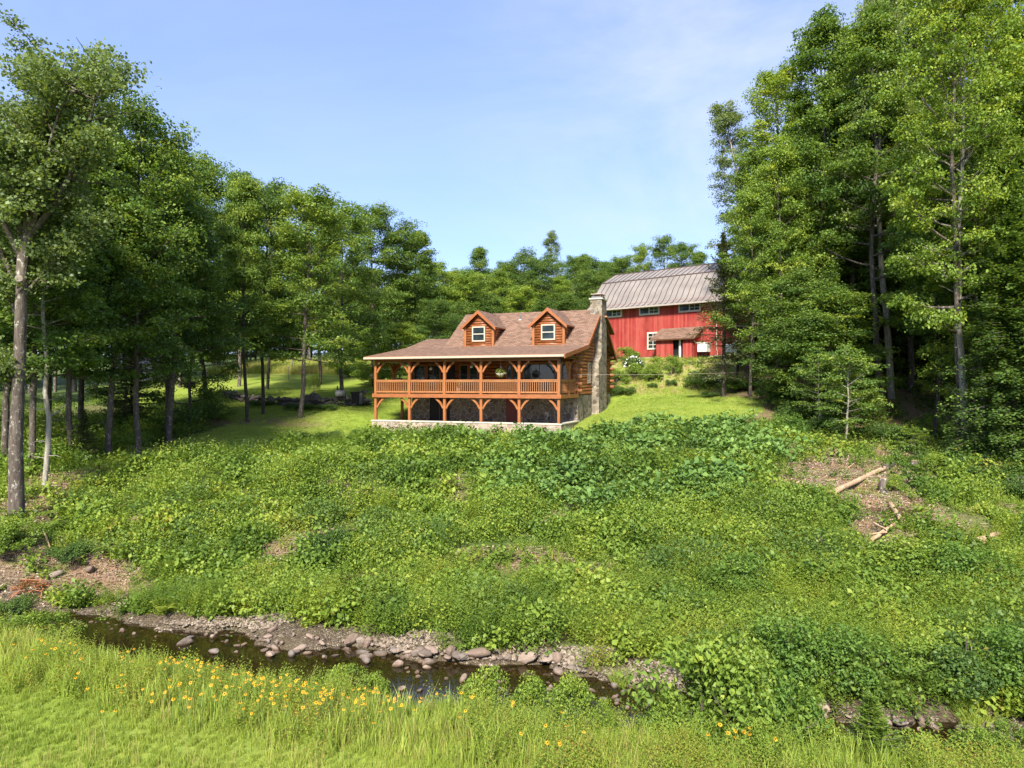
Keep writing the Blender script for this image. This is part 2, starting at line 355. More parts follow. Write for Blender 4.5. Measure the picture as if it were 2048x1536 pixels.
def watermat():
    m, t, o = newmat('stream_water'); g = N(t, "ShaderNodeNewGeometry").outputs['Position']
    h = noise(t, g, 3.0, 3, .5, .4); b = bump(t, h, .012, .5)
    tr = N(t, "ShaderNodeBsdfTransparent"); tr.inputs[0].default_value = (.56, .46, .25, 1)
    gl = N(t, "ShaderNodeBsdfGlossy"); gl.inputs['Roughness'].default_value = .04; t.links.new(b, gl.inputs['Normal'])
    df = N(t, "ShaderNodeBsdfDiffuse"); df.inputs[0].default_value = (.035, .03, .012, 1)
    fr = N(t, "ShaderNodeFresnel"); fr.inputs['IOR'].default_value = 1.33; t.links.new(b, fr.inputs['Normal'])
    a = N(t, "ShaderNodeMixShader"); a.inputs[0].default_value = .22; t.links.new(tr.outputs[0], a.inputs[1]); t.links.new(df.outputs[0], a.inputs[2])
    c = N(t, "ShaderNodeMixShader"); t.links.new(math_(t, 'ADD', fr.outputs[0], .03), c.inputs[0]); t.links.new(a.outputs[0], c.inputs[1]); t.links.new(gl.outputs[0], c.inputs[2])
    t.links.new(c.outputs[0], o.inputs[0]); return m
M['water'] = watermat()
def stonemat(name, scale, cols, mort, gap=.05, zs=1.0):
    m, t, o = newmat(name); v = mapping(t, (1, 1, zs))
    n0 = N(t, "ShaderNodeTexNoise"); n0.inputs['Scale'].default_value = 2.5; t.links.new(v, n0.inputs['Vector'])
    vm = mixc(t, .12, v, n0.outputs['Color'])
    a = N(t, "ShaderNodeTexVoronoi"); a.inputs['Scale'].default_value = scale; t.links.new(vm, a.inputs['Vector'])
    e = N(t, "ShaderNodeTexVoronoi", feature='DISTANCE_TO_EDGE'); e.inputs['Scale'].default_value = scale; t.links.new(vm, e.inputs['Vector'])
    s = N(t, "ShaderNodeSeparateColor"); t.links.new(a.outputs['Color'], s.inputs[0])
    c = ramp(t, s.outputs[0], [(i / (len(cols) - 1), q) for i, q in enumerate(cols)])
    f = noise(t, v, 14, 4, .7); c = mixc(t, .45, c, ramp(t, f, [(.3, (.3, .3, .3)), (.7, (1, 1, 1))]), 'MULTIPLY')
    k = ramp(t, e.outputs[0], [(gap * .4, (0, 0, 0)), (gap, (1, 1, 1))])
    prin(t, o, mixc(t, k, mort, c), .9, bump(t, math_(t, 'ADD', k, math_(t, 'MULTIPLY', f, .4)), .03, .8), .15); return m
M['stone'] = stonemat('chimney_stone', 4.2, [(.09, .07, .055), (.24, .19, .14), (.38, .32, .24), (.13, .12, .105), (.31, .25, .19)], (.30, .27, .22))
M['stone_dark'] = stonemat('foundation_stone', 3.6, [(.10, .085, .07), (.20, .16, .12), (.15, .14, .12), (.26, .22, .17)], (.42, .40, .36), .045)
M['stone_wall'] = stonemat('porch_wall_stone', 4.2, [(.26, .18, .14), (.40, .31, .25), (.22, .19, .17), (.47, .38, .30), (.33, .23, .19)], (.50, .44, .36))
M['cap'] = flatmat('concrete_cap', (.50, .46, .38), .85, .12, 5)
def woodmat(name, a, b, c, sc=(1, 1, 1), gs=8, rough=.45, spec=.35):
    m, t, o = newmat(name); v = mapping(t, sc); f = noise(t, v, gs, 5, .65, .6); g = noise(t, mapping(t), 1.1, 3)
    col = ramp(t, f, [(.28, a), (.5, b), (.75, c)]); col = mixc(t, .35, col, ramp(t, g, [(.35, (.55, .5, .5)), (.65, (1, 1, 1))]), 'MULTIPLY')
    prin(t, o, col, rough, bump(t, f, .006, .5), spec); return m
M['post'] = woodmat('stained_post', (.22, .078, .028), (.33, .122, .042), (.41, .18, .07), (3, 3, .5))
M['rail'] = woodmat('stained_rail', (.25, .10, .042), (.36, .15, .058), (.44, .21, .09), (.6, .6, 3))
M['fascia'] = woodmat('stained_fascia', (.21, .072, .028), (.31, .108, .040), (.38, .155, .062), (.6, .6, 3))
M['log'] = woodmat('stained_log', (.095, .030, .012), (.24, .078, .026), (.40, .18, .075), (.5, .5, 2.2), 5, .4, .4)
M['log_side'] = woodmat('weathered_log', (.11, .038, .016), (.27, .10, .036), (.42, .20, .09), (.5, .5, 2.2), 5, .45, .35)
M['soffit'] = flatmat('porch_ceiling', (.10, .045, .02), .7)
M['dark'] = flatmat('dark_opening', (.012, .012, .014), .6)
M['trim'] = flatmat('cream_trim', (.50, .455, .38), .5, .08)
M['gutter'] = flatmat('gutter_metal', (.42, .34, .27), .4, .06)
M['brown_metal'] = flatmat('brown_downspout', (.07, .045, .03), .4)
def glassmat():
    m, t, o = newmat('window_glass'); g = N(t, "ShaderNodeNewGeometry").outputs['Position']
    f = noise(t, g, 1.2, 2); prin(t, o, ramp(t, f, [(.35, (.012, .017, .02)), (.7, (.035, .05, .055))]), .05, bump(t, f, .01, .2), .6); return m
M['glass'] = glassmat()
def shinglemat():
    m, t, o = newmat('asphalt_shingle'); uv = N(t, "ShaderNodeTexCoord").outputs['UV']
    b = N(t, "ShaderNodeTexBrick"); t.links.new(uv, b.inputs['Vector'])
    for k, v in (('Scale', 1.0), ('Mortar Size', .012), ('Mortar Smooth', .3), ('Bias', .0), ('Brick Width', .33), ('Row Height', .145)): b.inputs[k].default_value = v
    b.inputs['Color1'].default_value = (.145, .088, .062, 1); b.inputs['Color2'].default_value = (.272, .170, .120, 1); b.inputs['Mortar'].default_value = (.055, .034, .027, 1)
    n = noise(t, uv, .55, 4); n2 = noise(t, uv, 26, 3, .7)
    c = mixc(t, .5, b.outputs['Color'], ramp(t, n2, [(.3, (.55, .5, .5)), (.7, (1, .96, .95))]), 'MULTIPLY')
    c = mixc(t, ramp(t, n, [(.5, (0, 0, 0)), (.75, (.4, .4, .4))]), c, (.19, .125, .095))
    prin(t, o, c, .9, bump(t, b.outputs['Fac'], -.012, .6), .2); return m
M['shingle'] = shinglemat()
def barnmat(name='barn_siding', k=1.0):
    m, t, o = newmat(name); v = mapping(t)
    s = N(t, "ShaderNodeSeparateXYZ"); t.links.new(v, s.inputs[0])
    ax = math_(t, 'ADD', s.outputs[0], s.outputs[1]); fr = math_(t, 'FRACT', math_(t, 'MULTIPLY', ax, 5.0)); fl = math_(t, 'FLOOR', math_(t, 'MULTIPLY', ax, 5.0))
    w = N(t, "ShaderNodeTexWhiteNoise", noise_dimensions='1D'); t.links.new(fl, w.inputs['W'])
    f = noise(t, mapping(t, (6, 6, .35)), 3, 5, .7)
    c = ramp(t, math_(t, 'ADD', math_(t, 'MULTIPLY', w.outputs['Value'], .3), math_(t, 'MULTIPLY', f, .7)), [(.25, (.17 * k, .022 * k, .018 * k)), (.5, (.29 * k, .036 * k, .030 * k)), (.78, (.38 * k, .088 * k, .068 * k))])
    c = mixc(t, ramp(t, noise(t, mapping(t, (.5, .5, .25)), 1.3, 5, .7), [(.45, (0, 0, 0)), (.7, (.5, .5, .5))]), c, (.40 * k, .12 * k, .09 * k))
    gr = ramp(t, fr, [(.0, (0, 0, 0)), (.07, (1, 1, 1))])
    prin(t, o, mixc(t, gr, (.16 * k, .012, .012), c), .75, bump(t, gr, .012, .6), .2); return m
M['barn'] = barnmat()
M['metal_roof'] = flatmat('metal_roof', (.27, .235, .205), .45, .18, .6, .5, .3)
M['seam'] = flatmat('roof_seam', (.085, .06, .055), .5)
M['brown_trim'] = flatmat('brown_trim', (.20, .09, .06), .6)
M['roofedge'] = flatmat('roof_edge', (.33, .285, .25), .5)
M['white'] = flatmat('white_paint', (.72, .72, .68), .5, .08)
M['tank'] = flatmat('tank_paint', (.55, .56, .52), .5, .2, 2)
M['black'] = flatmat('black_metal', (.018, .018, .02), .4)
M['grey'] = flatmat('weathered_metal', (.12, .12, .125), .5)
M['oldwood'] = flatmat('old_wood', (.26, .22, .18), .85, .3)
M['moss'] = flatmat('mossy_stone', (.11, .095, .085), .95, .5, 5, .1, 0, .03)
def rockmat():
    m, t, o = newmat('stream_rock'); oi = N(t, "ShaderNodeObjectInfo"); g = N(t, "ShaderNodeNewGeometry").outputs['Position']
    c = ramp(t, oi.outputs['Random'], [(0, (.17, .125, .10)), (.25, (.27, .20, .16)), (.5, (.19, .165, .145)), (.75, (.33, .25, .20)), (1, (.13, .105, .09))])
    f = noise(t, g, 7, 5, .65); f2 = noise(t, g, 40, 3, .6)
    c = mixc(t, .55, c, ramp(t, f, [(.3, (.5, .45, .4)), (.65, (1, 1, 1))]), 'MULTIPLY')
    c = mixc(t, .3, c, ramp(t, f2, [(.3, (.4, .4, .4)), (.7, (1, 1, 1))]), 'MULTIPLY')
    z = N(t, "ShaderNodeSeparateXYZ"); t.links.new(g, z.inputs[0])
    mr = N(t, "ShaderNodeMapRange"); mr.inputs['From Min'].default_value = WZ + .02; mr.inputs['From Max'].default_value = WZ + .07; t.links.new(z.outputs[2], mr.inputs['Value'])
    c = mixc(t, mr.outputs[0], mixc(t, 1.0, c, (.42, .36, .28), 'MULTIPLY'), c)
    prin(t, o, c, .85, bump(t, f, .03, .6), .2); return m
M['rock'] = rockmat()
M['deadwood'] = barkmat('dead_wood', (.22, .13, .08), (.40, .27, .17), (.55, .42, .30), (.50, .42, .34))
M['straw'] = leafmat('dry_stems', (.17, .12, .085), (.30, .22, .16), (.46, .37, .29), trans=.1)
M['red_stems'] = leafmat('red_stems', (.22, .07, .03), (.34, .12, .05), (.46, .2, .1), trans=.2)
M['petal'] = flatmat('yellow_petal', (.85, .42, .015), .6, .2)
M['petal_dark'] = flatmat('flower_centre', (.06, .02, .01), .8)
M['white_flower'] = flatmat('white_petal', (.8, .8, .76), .6)
M['stem'] = flatmat('green_stem', (.10, .16, .03), .7)
# ------------------------------------------------------------------ ground, water
def build_ground():
    def grid(lo, hi, f0, f1, st, g):
        c = list(np.arange(f0, f1 + 1e-6, st)); s = st; a = f0
        while a > lo: s *= g; a -= s; c.insert(0, a)
        s = st; a = c[-1]
        while a < hi: s *= g; a += s; c.append(a)
        return np.array(c)
    xs = grid(-2500, 2500, -30, 30, .28, 1.09); ys = grid(-800, 4000, 8, 62, .25, 1.07)
    X, Y = np.meshgrid(xs, ys); Z = terr(X, Y); n = X.size; w = len(xs); h = len(ys)
    me = bpy.data.meshes.new('ground'); me.vertices.add(n)
    me.vertices.foreach_set('co', np.c_[X.ravel(), Y.ravel(), Z.ravel()].astype(np.float32).ravel())
    i = (np.arange(h - 1)[:, None] * w + np.arange(w - 1)[None, :]).ravel()
    q = np.c_[i, i + 1, i + w + 1, i + w]; k = len(q)
    me.loops.add(k * 4); me.loops.foreach_set('vertex_index', q.astype(np.int32).ravel())
    me.polygons.add(k); me.polygons.foreach_set('loop_start', np.arange(0, k * 4, 4, dtype=np.int32))
    me.polygons.foreach_set('use_smooth', np.ones(k, bool))
    x = X.ravel(); y = Y.ravel()
    jx = x + (fbm(x * .8, y * .8, 31) - .5) * 1.6; jy = y + (fbm(x * .8, y * .8, 37) - .5) * 1.6
    d, hw, side = sdist(x, y)
    grav = 1 - sstep(.5, 1.3, d - hw + (vnoise(x * 1.1, y * 1.1, 4) - .5) * 1.2)
    A = {'lawn': np.maximum(inlawn(jx, jy), (y < 19) * (side < 0)), 'litter': litter(x, y), 'dry': dryslope(jx, jy), 'gravel': grav}
    for nme, v in A.items():
        a = me.attributes.new(nme, 'FLOAT', 'POINT'); a.data.foreach_set('value', np.asarray(v, np.float32))
    me.update(calc_edges=True); me.materials.append(M['ground'])
    tag(link('ground', me), kind='structure')
def blob(x, y, px, Y, rx, ry, s=0, soft=.5):
    cx = (px - 1024) / F * Y
    d = np.hypot((x - cx) / rx, (y - Y) / ry) + (fbm(x * .7, y * .7, 50 + s) - .5) * 1.1
    return 1 - sstep(1 - soft, 1 + soft * .3, d)
def litter(x, y):
    r = blob(x, y, 1715, 32.5, 4.4, 5.2, 1); r = np.maximum(r, blob(x, y, 1810, 27.0, 3.0, 3.8, 2))
    r = np.maximum(r, blob(x, y, 90, 23.4, 3.6, 1.9, 3)); r = np.maximum(r, .9 * blob(x, y, 20, 27, 2.2, 3, 4)); r = np.maximum(r, .8 * blob(x, y, 200, 31, 1.7, 1.0, 4))
    r = np.maximum(r, .8 * blob(x, y, 1020, 24.4, 3.6, 1.2, 5)); r = np.maximum(r, .8 * blob(x, y, 620, 25.5, 2.2, 1.8, 6)); r = np.maximum(r, .6 * blob(x, y, 930, 29.5, 2.2, 1.3, 7))
    r = np.maximum(r, blob(x, y, 1500, 53.2, 3.0, 1.7, 8)); r = np.maximum(r, .8 * blob(x, y, 500, 48, 6, 2.0, 9)); r = np.maximum(r, .8 * blob(x, y, 230, 37.5, 1.6, 1.6, 9))
    r = np.maximum(r, .85 * ((y > 36) & (x > 12) & (y < 120) & (x > 13 + .12 * (y - 36)) & (inlawn(x, y) < .5)))
    r = np.maximum(r, .35 * ((y > 34) & (x < -17) & (y < 62) & (x < -12 - .33 * (y - 20)) & (inlawn(x, y) < .5)))
    r = np.maximum(r, .95 * blob(x, y, 1592, 30.6, 1.5, 2.4, 11)); r = np.maximum(r, .95 * blob(x, y, 1760, 25.4, 1.6, 1.2, 12)); r = np.maximum(r, .9 * blob(x, y, 1965, 24.2, 1.1, .7, 13)); r = np.maximum(r, .9 * blob(x, y, 735, 22.4, 1.6, 1.1, 14))
    r = np.maximum(r, .85 * sstep(.60, .68, fbm(x * .42, y * .55, 57)) * (y > 20.5) * (y < 34) * (x < 5))
    r = np.maximum(r, .8 * sstep(.60, .68, fbm(x * .5, y * .6, 58)) * (y > 22) * (y < 34) * (x > 9))
    return r
def dryslope(x, y):
    P = [g0(1215, 60), g0(1300, 57), g0(1400, 56), g0(1480, 55), g0(1500, 62), g0(1480, 65), g0(1300, 65.6), g0(1235, 65.6), g0(1220, 63)]
    F_ = [g0(420, 86), g0(600, 82), g0(745, 82), g0(760, 100), g0(380, 100)]
    return np.maximum(inpoly(x, y, P) * 1.0, inpoly(x, y, F_) * .8)
build_ground()
def build_water():
    m = MB(); A = []
    for i in range(len(ST)):
        a = ST[max(i - 1, 0)][:2]; b = ST[min(i + 1, len(ST) - 1)][:2]; d = (b - a) / np.linalg.norm(b - a); nn = np.array([-d[1], d[0]])
        A.append((ST[i][:2] + nn * (ST[i][2] + 2.0), ST[i][:2] - nn * (ST[i][2] + 2.0)))
    for (a, b), (c, d) in zip(A[:-1], A[1:]): m.poly([(b[0], b[1], WZ), (d[0], d[1], WZ), (c[0], c[1], WZ), (a[0], a[1], WZ)])
    tag(m.build('stream_water', M['water']), kind='structure')
build_water()
# ------------------------------------------------------------------ the log house (local x along its front, y into the house, z from the camera's height)
DECK, FASB, CAPZ, EAVE, BRK, RIDG = -.67, -.91, -2.47, 1.86, 2.72, 5.55
FW, YB, YR, YE, GX = 4.0, 5.2, 9.2, 14.3, 13.2
house = empty('log_house', (HO[0], HO[1], 0), -HA, 'orange stained log house with two dormers, a two-storey porch and a stone chimney', 'house')
def roofz(y):                              # underside height of the main roof at depth y
    if y < YB: return EAVE + (BRK - EAVE) * (y + .5) / (YB + .5)
    if y < YR: return BRK + (RIDG - BRK) * (y - YB) / (YR - YB)
    return RIDG - (RIDG - 2.0) * (y - YR) / (YE - YR)
def roof_slab(m, pts, th, flip=False, mi=0, axis_x=True):
    """a roof plane with thickness; uv = (along eave, up slope)"""
    P = [Vector(p) for p in pts]; nrm = (P[1] - P[0]).cross(P[2] - P[0]).normalized()
    if nrm.z < 0: P = P[::-1]; nrm = -nrm
    up = Vector((0, 0, 1)) - nrm * nrm.z; up.normalize(); al = up.cross(nrm)
    uv = [(p.dot(al), p.dot(up)) for p in P]
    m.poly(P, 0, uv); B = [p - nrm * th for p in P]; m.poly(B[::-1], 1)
    for i in range(len(P)):
        j = (i + 1) % len(P); m.poly([P[i], B[i], B[j], P[j]], 2)
XR, XL, WX = 13.69, -.62, 2.6              # right rake, left eave end, left rake of the tall roof
r = MB(); T = .12
roof_slab(r, [(XL, -.5, EAVE), (XR, -.5, EAVE), (XR, YB, BRK), (XL, YB, BRK)], T)
roof_slab(r, [(WX, YB, BRK), (XR, YB, BRK), (XR, YR, RIDG), (WX, YR, RIDG)], T)
roof_slab(r, [(WX, YR, RIDG), (XR, YR, RIDG), (XR, YE, 2.0), (WX, YE, 2.0)], T)
roof_slab(r, [(XL, YB, BRK), (WX + .3, YB, BRK), (WX + .3, 8.7, 3.62), (XL, 8.7, 3.62)], T)
roof_slab(r, [(XL, 8.7, 3.62), (WX + .3, 8.7, 3.62), (WX + .3, 12.2, 2.3), (XL, 12.2, 2.3)], T)
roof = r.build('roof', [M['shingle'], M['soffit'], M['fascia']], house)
# rake boards on the right gable and the ridge cap
def rake(x, ya, za, yb, zb, w=.30, t=.05):
    m = MB(); m.prism([(x, ya, za), (x, yb, zb), (x, yb, zb - w), (x, ya, za - w)], (t, 0, 0)); m.build('rake_board', M['fascia'], roof)
rake(XR + .003, -.5, EAVE, YB, BRK, .27); rake(XR + .003, YB, BRK, YR, RIDG, .27); rake(XR + .003, YR, RIDG, YE, 2.0, .24); rake(XL - .053, -.5, EAVE, YB, BRK, .24)
m = MB(); m.bx(XL, XR, -.62, -.5, EAVE - .17, EAVE - .03, 0); m.bx(XL, XR, -.5, -.46, EAVE - .22, EAVE - .13, 1)
m.build('gutter', [M['gutter'], M['fascia']], roof)
m = MB(); m.tube([(7.55, 8.3, 4.75), (7.55, 8.3, 5.35)], .05, 10, 0); m.tube([(7.55, 8.3, 4.86), (7.55, 8.3, 4.95)], [.15, .06], 10, 1)
m.build('vent_pipe', [M['grey'], M['white']], roof)
# log walls
def logs_x(m, x0, x1, y, z0, z1, zt=None, rad=.135, pitch=.235):
    z = z0 + rad
    while z < z1 - .02:
        m.tube([(x0, y, z), (x0 + (x1 - x0) * .5, y, z), (x1, y, z)], rad, 10); z += pitch
lw = MB(); logs_x(lw, .6, 13.3, FW + .02, DECK - .1, roofz(FW) - .25)
lw.bx(.6, 13.05, FW + .03, FW + .2, DECK - .1, roofz(FW) - .15, 0)
lw.build('front_log_wall', M['log'], house)
gw = MB(); z = DECK - .08 + .135; i = 0
while z < RIDG - .35:
    # extents along y at this height under the roof
    y0 = FW - .1
    if z > roofz(FW) - .2:
        y0 = next((yy for yy in np.arange(FW, YR, .04) if roofz(yy) - .24 > z), YR)
    y1 = 13.65
    if z > roofz(13.65) - .15: y1 = next((yy for yy in np.arange(13.65, YR, -.04) if roofz(yy) - .24 > z), YR)
    if y1 - y0 > .3:
        e0 = .42 if (i % 2 and y0 < FW + .05) else 0; e1 = .42 if (i % 2 and y1 > 13.5) else 0
        segs = [(y0 - e0, y1 + e1)]
        gw.tube([(GX, segs[0][0], z), (GX, (y0 + y1) / 2, z), (GX, segs[0][1], z)], .135, 10)
    z += .235; i += 1
gw.prism([(GX - .16, FW + .1, -2.9), (GX - .16, 13.6, -2.9), (GX - .16, 13.6, 2.2), (GX - .16, YR, RIDG - .35), (GX - .16, YB, BRK - .3), (GX - .16, FW + .1, 2.3)], (.1, 0, 0))
gw.build('gable_log_wall', M['log_side'], house)
for k in range(13):
    z = DECK + .1 + k * .235
    le = MB()
    if k % 2 and z < roofz(13.6) - .3: le.tube([(GX - .3, 13.62, z + .11), (GX + .42, 13.62, z + .11)], .125, 10)
    if k % 2 == 0 and z < 2.2: le.tube([(GX - .3, FW + .02, z + .11), (GX + .40, FW + .02, z + .11)], .125, 10)
    if le.v: le.build('log_end', M['log_side'], house)
m = MB(); m.bx(.6, .8, FW + .2, 12, -3.0, 2.3); m.bx(.8, 13.0, 13.4, 13.6, -2.9, 1.9)
m.bx(2.7, 2.85, 5.4, 12, 2.2, 2.6); m.prism([(2.7, 5.3, 2.6), (2.7, 9.2, 5.35), (2.7, 13.8, 2.2), (2.7, 13.8, 1.9)], (.12, 0, 0))
m.build('rear_and_left_walls', M['log_side'], house)
# foundation
m = MB(); m.bx(.6, 12.97, FW - .0, FW + .3, -3.2, DECK - .11)
m.build('lower_front_wall', M['stone_dark'], house)
m = MB(); m.bx(12.98, GX + .1, FW - .04, 13.7, -3.4, DECK - .09)
m.build('foundation_wall', M['stone'], house)
m = MB(); m.bx(-.05, 13.1, .02, FW - .01, -3.25, -2.93); m.build('patio_slab', M['cap'], house)
# chimney on the gable
c = MB(); c.bx(GX + .1, GX + .62, 8.65, 10.17, -3.4, 6.25)
c.prism([(GX + .1, 7.76, -3.4), (GX + .1, 8.66, -3.4), (GX + .1, 8.66, 2.15), (GX + .1, 7.76, 1.62)], (.521, 0, 0))
c.bx(GX - .25, GX + .1, 8.65, 10.17, 4.2, 6.25)
ch = c.build('chimney', M['stone'], house)
m = MB(); m.bx(GX - .33, GX + .70, 8.57, 10.25, 6.25, 6.35, 0); m.bx(GX - .18, GX + .55, 8.75, 10.05, 6.35, 6.5, 1)
for x in (GX - .1, GX + .47):
    for y in (8.83, 9.97): m.bx(x - .03, x + .03, y - .03, y + .03, 6.5, 6.63, 1)
m.bx(GX - .22, GX + .58, 8.7, 10.1, 6.63, 6.68, 2); m.build('chimney_cap', [M['cap'], M['grey'], M['gutter']], ch)
# windows
def window(x0, x1, y, z0, z1, parent, cols=1, rows=2, fr=.07, trim=None, axis='x', frame_mat=None, mun=.03):
    """a window facing -y (axis x) or +x (axis y: x0,x1 run along y at x=y)"""
    m = MB(); g = MB()
    def B(mm, a0, a1, d0, d1, c0, c1, mi=0):
        if axis == 'x': mm.bx(a0, a1, y + d0, y + d1, c0, c1, mi)
        else: mm.bx(y - d1, y - d0, a0, a1, c0, c1, mi)
    B(m, x0, x1, -.05, .03, z0, z0 + fr); B(m, x0, x1, -.05, .03, z1 - fr, z1)
    B(m, x0, x0 + fr, -.05, .03, z0 + fr, z1 - fr); B(m, x1 - fr, x1, -.05, .03, z0 + fr, z1 - fr)
    for r_ in range(1, rows):
        zc = z0 + (z1 - z0) * r_ / rows; B(m, x0 + fr, x1 - fr, -.04, .02, zc - mun / 2, zc + mun / 2)
    for c_ in range(1, cols):
        xc = x0 + (x1 - x0) * c_ / cols; B(m, xc - mun / 2, xc + mun / 2, -.037, .018, z0 + fr, z1 - fr)
    if trim:
        w = trim
        B(m, x0 - w, x1 + w, -.03, .02, z1, z1 + w, 1); B(m, x0 - w, x1 + w, -.03, .02, z0 - w, z0, 1)
        B(m, x0 - w, x0, -.03, .02, z0, z1, 1); B(m, x1, x1 + w, -.03, .02, z0, z1, 1)
    o = m.build('window', [frame_mat or M['trim'], M['post']], parent)
    B(g, x0 + fr, x1 - fr, -.012, .012, z0 + fr, z1 - fr); g.build('pane', M['glass'], o)
    return o
for a in ((.85, 1.75, 2), (1.95, 2.95, 2), (4.6, 5.2, 1), (5.35, 5.95, 1), (8.2, 8.55, 1), (8.65, 9.05, 1)):
    window(a[0], a[1], FW - .12, -.05, 1.35, house, a[2], 2, .05, .09, frame_mat=M['grey'])
sl_ = window(9.45, 11.75, FW - .12, DECK + .03, 1.4, house, 2, 1, .07, .09, frame_mat=M['grey'])
window(12.25, 12.8, FW - .12, 0.0, 1.4, house, 1, 2, .05, .08, frame_mat=M['grey'])
window(6.43, 7.06, GX + .13, .07, 1.52, house, 1, 2, .05, .07, axis='y')
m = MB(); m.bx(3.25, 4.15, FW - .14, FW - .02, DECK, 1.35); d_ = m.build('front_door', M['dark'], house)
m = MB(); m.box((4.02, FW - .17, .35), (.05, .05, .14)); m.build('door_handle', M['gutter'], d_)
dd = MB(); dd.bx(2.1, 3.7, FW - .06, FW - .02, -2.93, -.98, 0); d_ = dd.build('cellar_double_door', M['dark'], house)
m = MB(); m.box((2.9, FW - .08, -2.0), (.03, .04, 1.9)); m.build('door_seam', M['grey'], d_)
m = MB(); m.bx(8.1, 9.0, FW - .06, FW - .02, -2.93, -1.0); m.build('cellar_door', woodmat('red_door', (.10, .02, .015), (.15, .03, .02), (.18, .04, .03)), house)
# dormers
def dormer(xc, hw):
    yf = 5.32; zb = BRK - .02; ze = 4.28; za = 5.28; dn = 'dormer'
    w = MB()
    z = zb + .115; k = 0
    while z < za - .12:
        half = hw - .12 if z < ze else (hw - .02) * (za - z) / (za - ze) - .02
        if half > .12:
            w.tube([(xc - half, yf + .02, z), (xc + half, yf + .02, z)], .105, 8)
            if z < ze:                      # cheek logs run back into the roof
                yb = YB + (z - BRK) * (YR - YB) / (RIDG - BRK)
                for s in (-1, 1):
                    if yb > yf + .15: w.tube([(xc + s * (hw - .06), yf + .08, z), (xc + s * (hw - .06), yb + .25, z)], .105, 8)
        z += .185; k += 1
    w.prism([(xc - hw + .06, yf + .04, zb), (xc + hw - .06, yf + .04, zb), (xc + hw - .06, yf + .04, ze), (xc, yf + .04, za - .12), (xc - hw + .06, yf + .04, ze)], (0, .1, 0))
    for s in (-1, 1): w.prism([(xc + s * (hw - .12), yf + .1, zb), (xc + s * (hw - .12), yf + 2.3, 4.27), (xc + s * (hw - .12), yf + .1, 4.27)], (.06, 0, 0))
    d = w.build(dn, M['log'], house)
    for s in (-1, 1):
        t = MB(); t.bx(xc + s * hw - .085, xc + s * hw + .085, yf - .10, yf + .06, zb - .06, ze + .05)
        t.build('corner_board', M['post'], d)
    rr = MB(); ov = .28; oy = .32; sl = (za - ze) / hw
    ex = hw + ov; zE = ze - ov * sl + .12; zA = za + .12
    yA = YB + (zA - BRK) * (YR - YB) / (RIDG - BRK) + .1; yE = YB + (zE - BRK) * (YR - YB) / (RIDG - BRK) + .05
    for s in (-1, 1):
        roof_slab(rr, [(xc + s * ex, yf - oy, zE), (xc, yf - oy, zA), (xc, yA, zA), (xc + s * ex, yE, zE)], .11)
    dr = rr.build('dormer_roof', [M['shingle'], M['soffit'], M['fascia']], d)
    f = MB()
    for s in (-1, 1): f.prism([(xc, yf - oy - .045, zA - .015), (xc + s * (ex + .03), yf - oy - .045, zE - .03), (xc + s * (ex + .03), yf - oy - .045, zE - .25), (xc, yf - oy - .045, zA - .27)], (0, .04, 0))
    f.build('gable_trim', M['fascia'], dr)
    window(xc - .5, xc + .5, yf - .12, 3.12, 4.2, d, 1, 2, .07, .05, mun=.06)
dormer(5.46, 1.10); dormer(10.80, 1.12)
# deck, beams, posts, braces, railings
m = MB(); m.bx(-.15, 13.35, -.15, FW - .12, DECK - .09, DECK); m.bx(-.15, .58, FW - .12, 9, DECK - .09, DECK)
dk = m.build('deck', M['rail'], house)
m = MB(); m.bx(-.19, 13.39, -.19, -.15, FASB, DECK + .006, 0); m.bx(13.35, 13.39, -.149, FW - .15, FASB, DECK + .006, 0); m.bx(-.19, -.15, -.149, 9, FASB, DECK + .006)
m.build('fascia_beam', M['fascia'], dk)
m = MB(); m.bx(-.1, 13.3, -.07, .07, EAVE - .38, EAVE - .15, 0); m.bx(13.13, 13.27, .075, FW, EAVE - .20, EAVE + .02, 0); m.bx(-.07, .07, .075, 9, EAVE - .30, EAVE - .08, 0)
for k in range(24): m.bx(.25 + k * .57, .33 + k * .57, .1, FW - .1, EAVE - .16, EAVE - .08, 1)
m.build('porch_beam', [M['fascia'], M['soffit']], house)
PX = [0, 2.64, 5.28, 7.92, 10.56, 13.2]
def post_me(z0, z1):
    m = MB(); m.bx(-.085, .085, -.085, .085, z0, z1); return m.mesh('post', M['post'])
up_me, lo_me = post_me(DECK, EAVE - .38), post_me(CAPZ, FASB + .0)
def brace_me():
    m = MB(); A = []; n = 7
    for k in range(n + 1):
        th = math.pi / 2 * k / n; ro = .70; ri = .58
        A.append(((.085 + .66 - .66 * math.cos(th) * 1.0, -.66 + .66 * math.sin(th)), (.085 + .66 - .53 * math.cos(th), -.66 + .53 * math.sin(th))))
    # a gently bowed brace: from the post .62 below the beam, out .60 along it
    P = []; Q = []
    for k in range(n + 1):
        t = k / n; x = .07 + .58 * t; z = -.66 + .66 * t; bow = .075 * math.sin(math.pi * t)
        P.append((x - bow * .75, z + bow * .7)); Q.append((x - bow * .75 + .085, z + bow * .7 - .085))
    for k in range(n):
        a, b_, c_, d_ = P[k], P[k + 1], Q[k + 1], Q[k]
        for yy, fl in ((-.055, 1), (.055, 0)):
            q = [(p[0], yy, p[1]) for p in (a, b_, c_, d_)]; m.poly(q if fl else q[::-1])
        m.poly([(a[0], -.055, a[1]), (a[0], .055, a[1]), (b_[0], .055, b_[1]), (b_[0], -.055, b_[1])]); m.poly([(d_[0], .055, d_[1]), (d_[0], -.055, d_[1]), (c_[0], -.055, c_[1]), (c_[0], .055, c_[1])])
    return m.mesh('brace', M['post'])
br_me = brace_me()
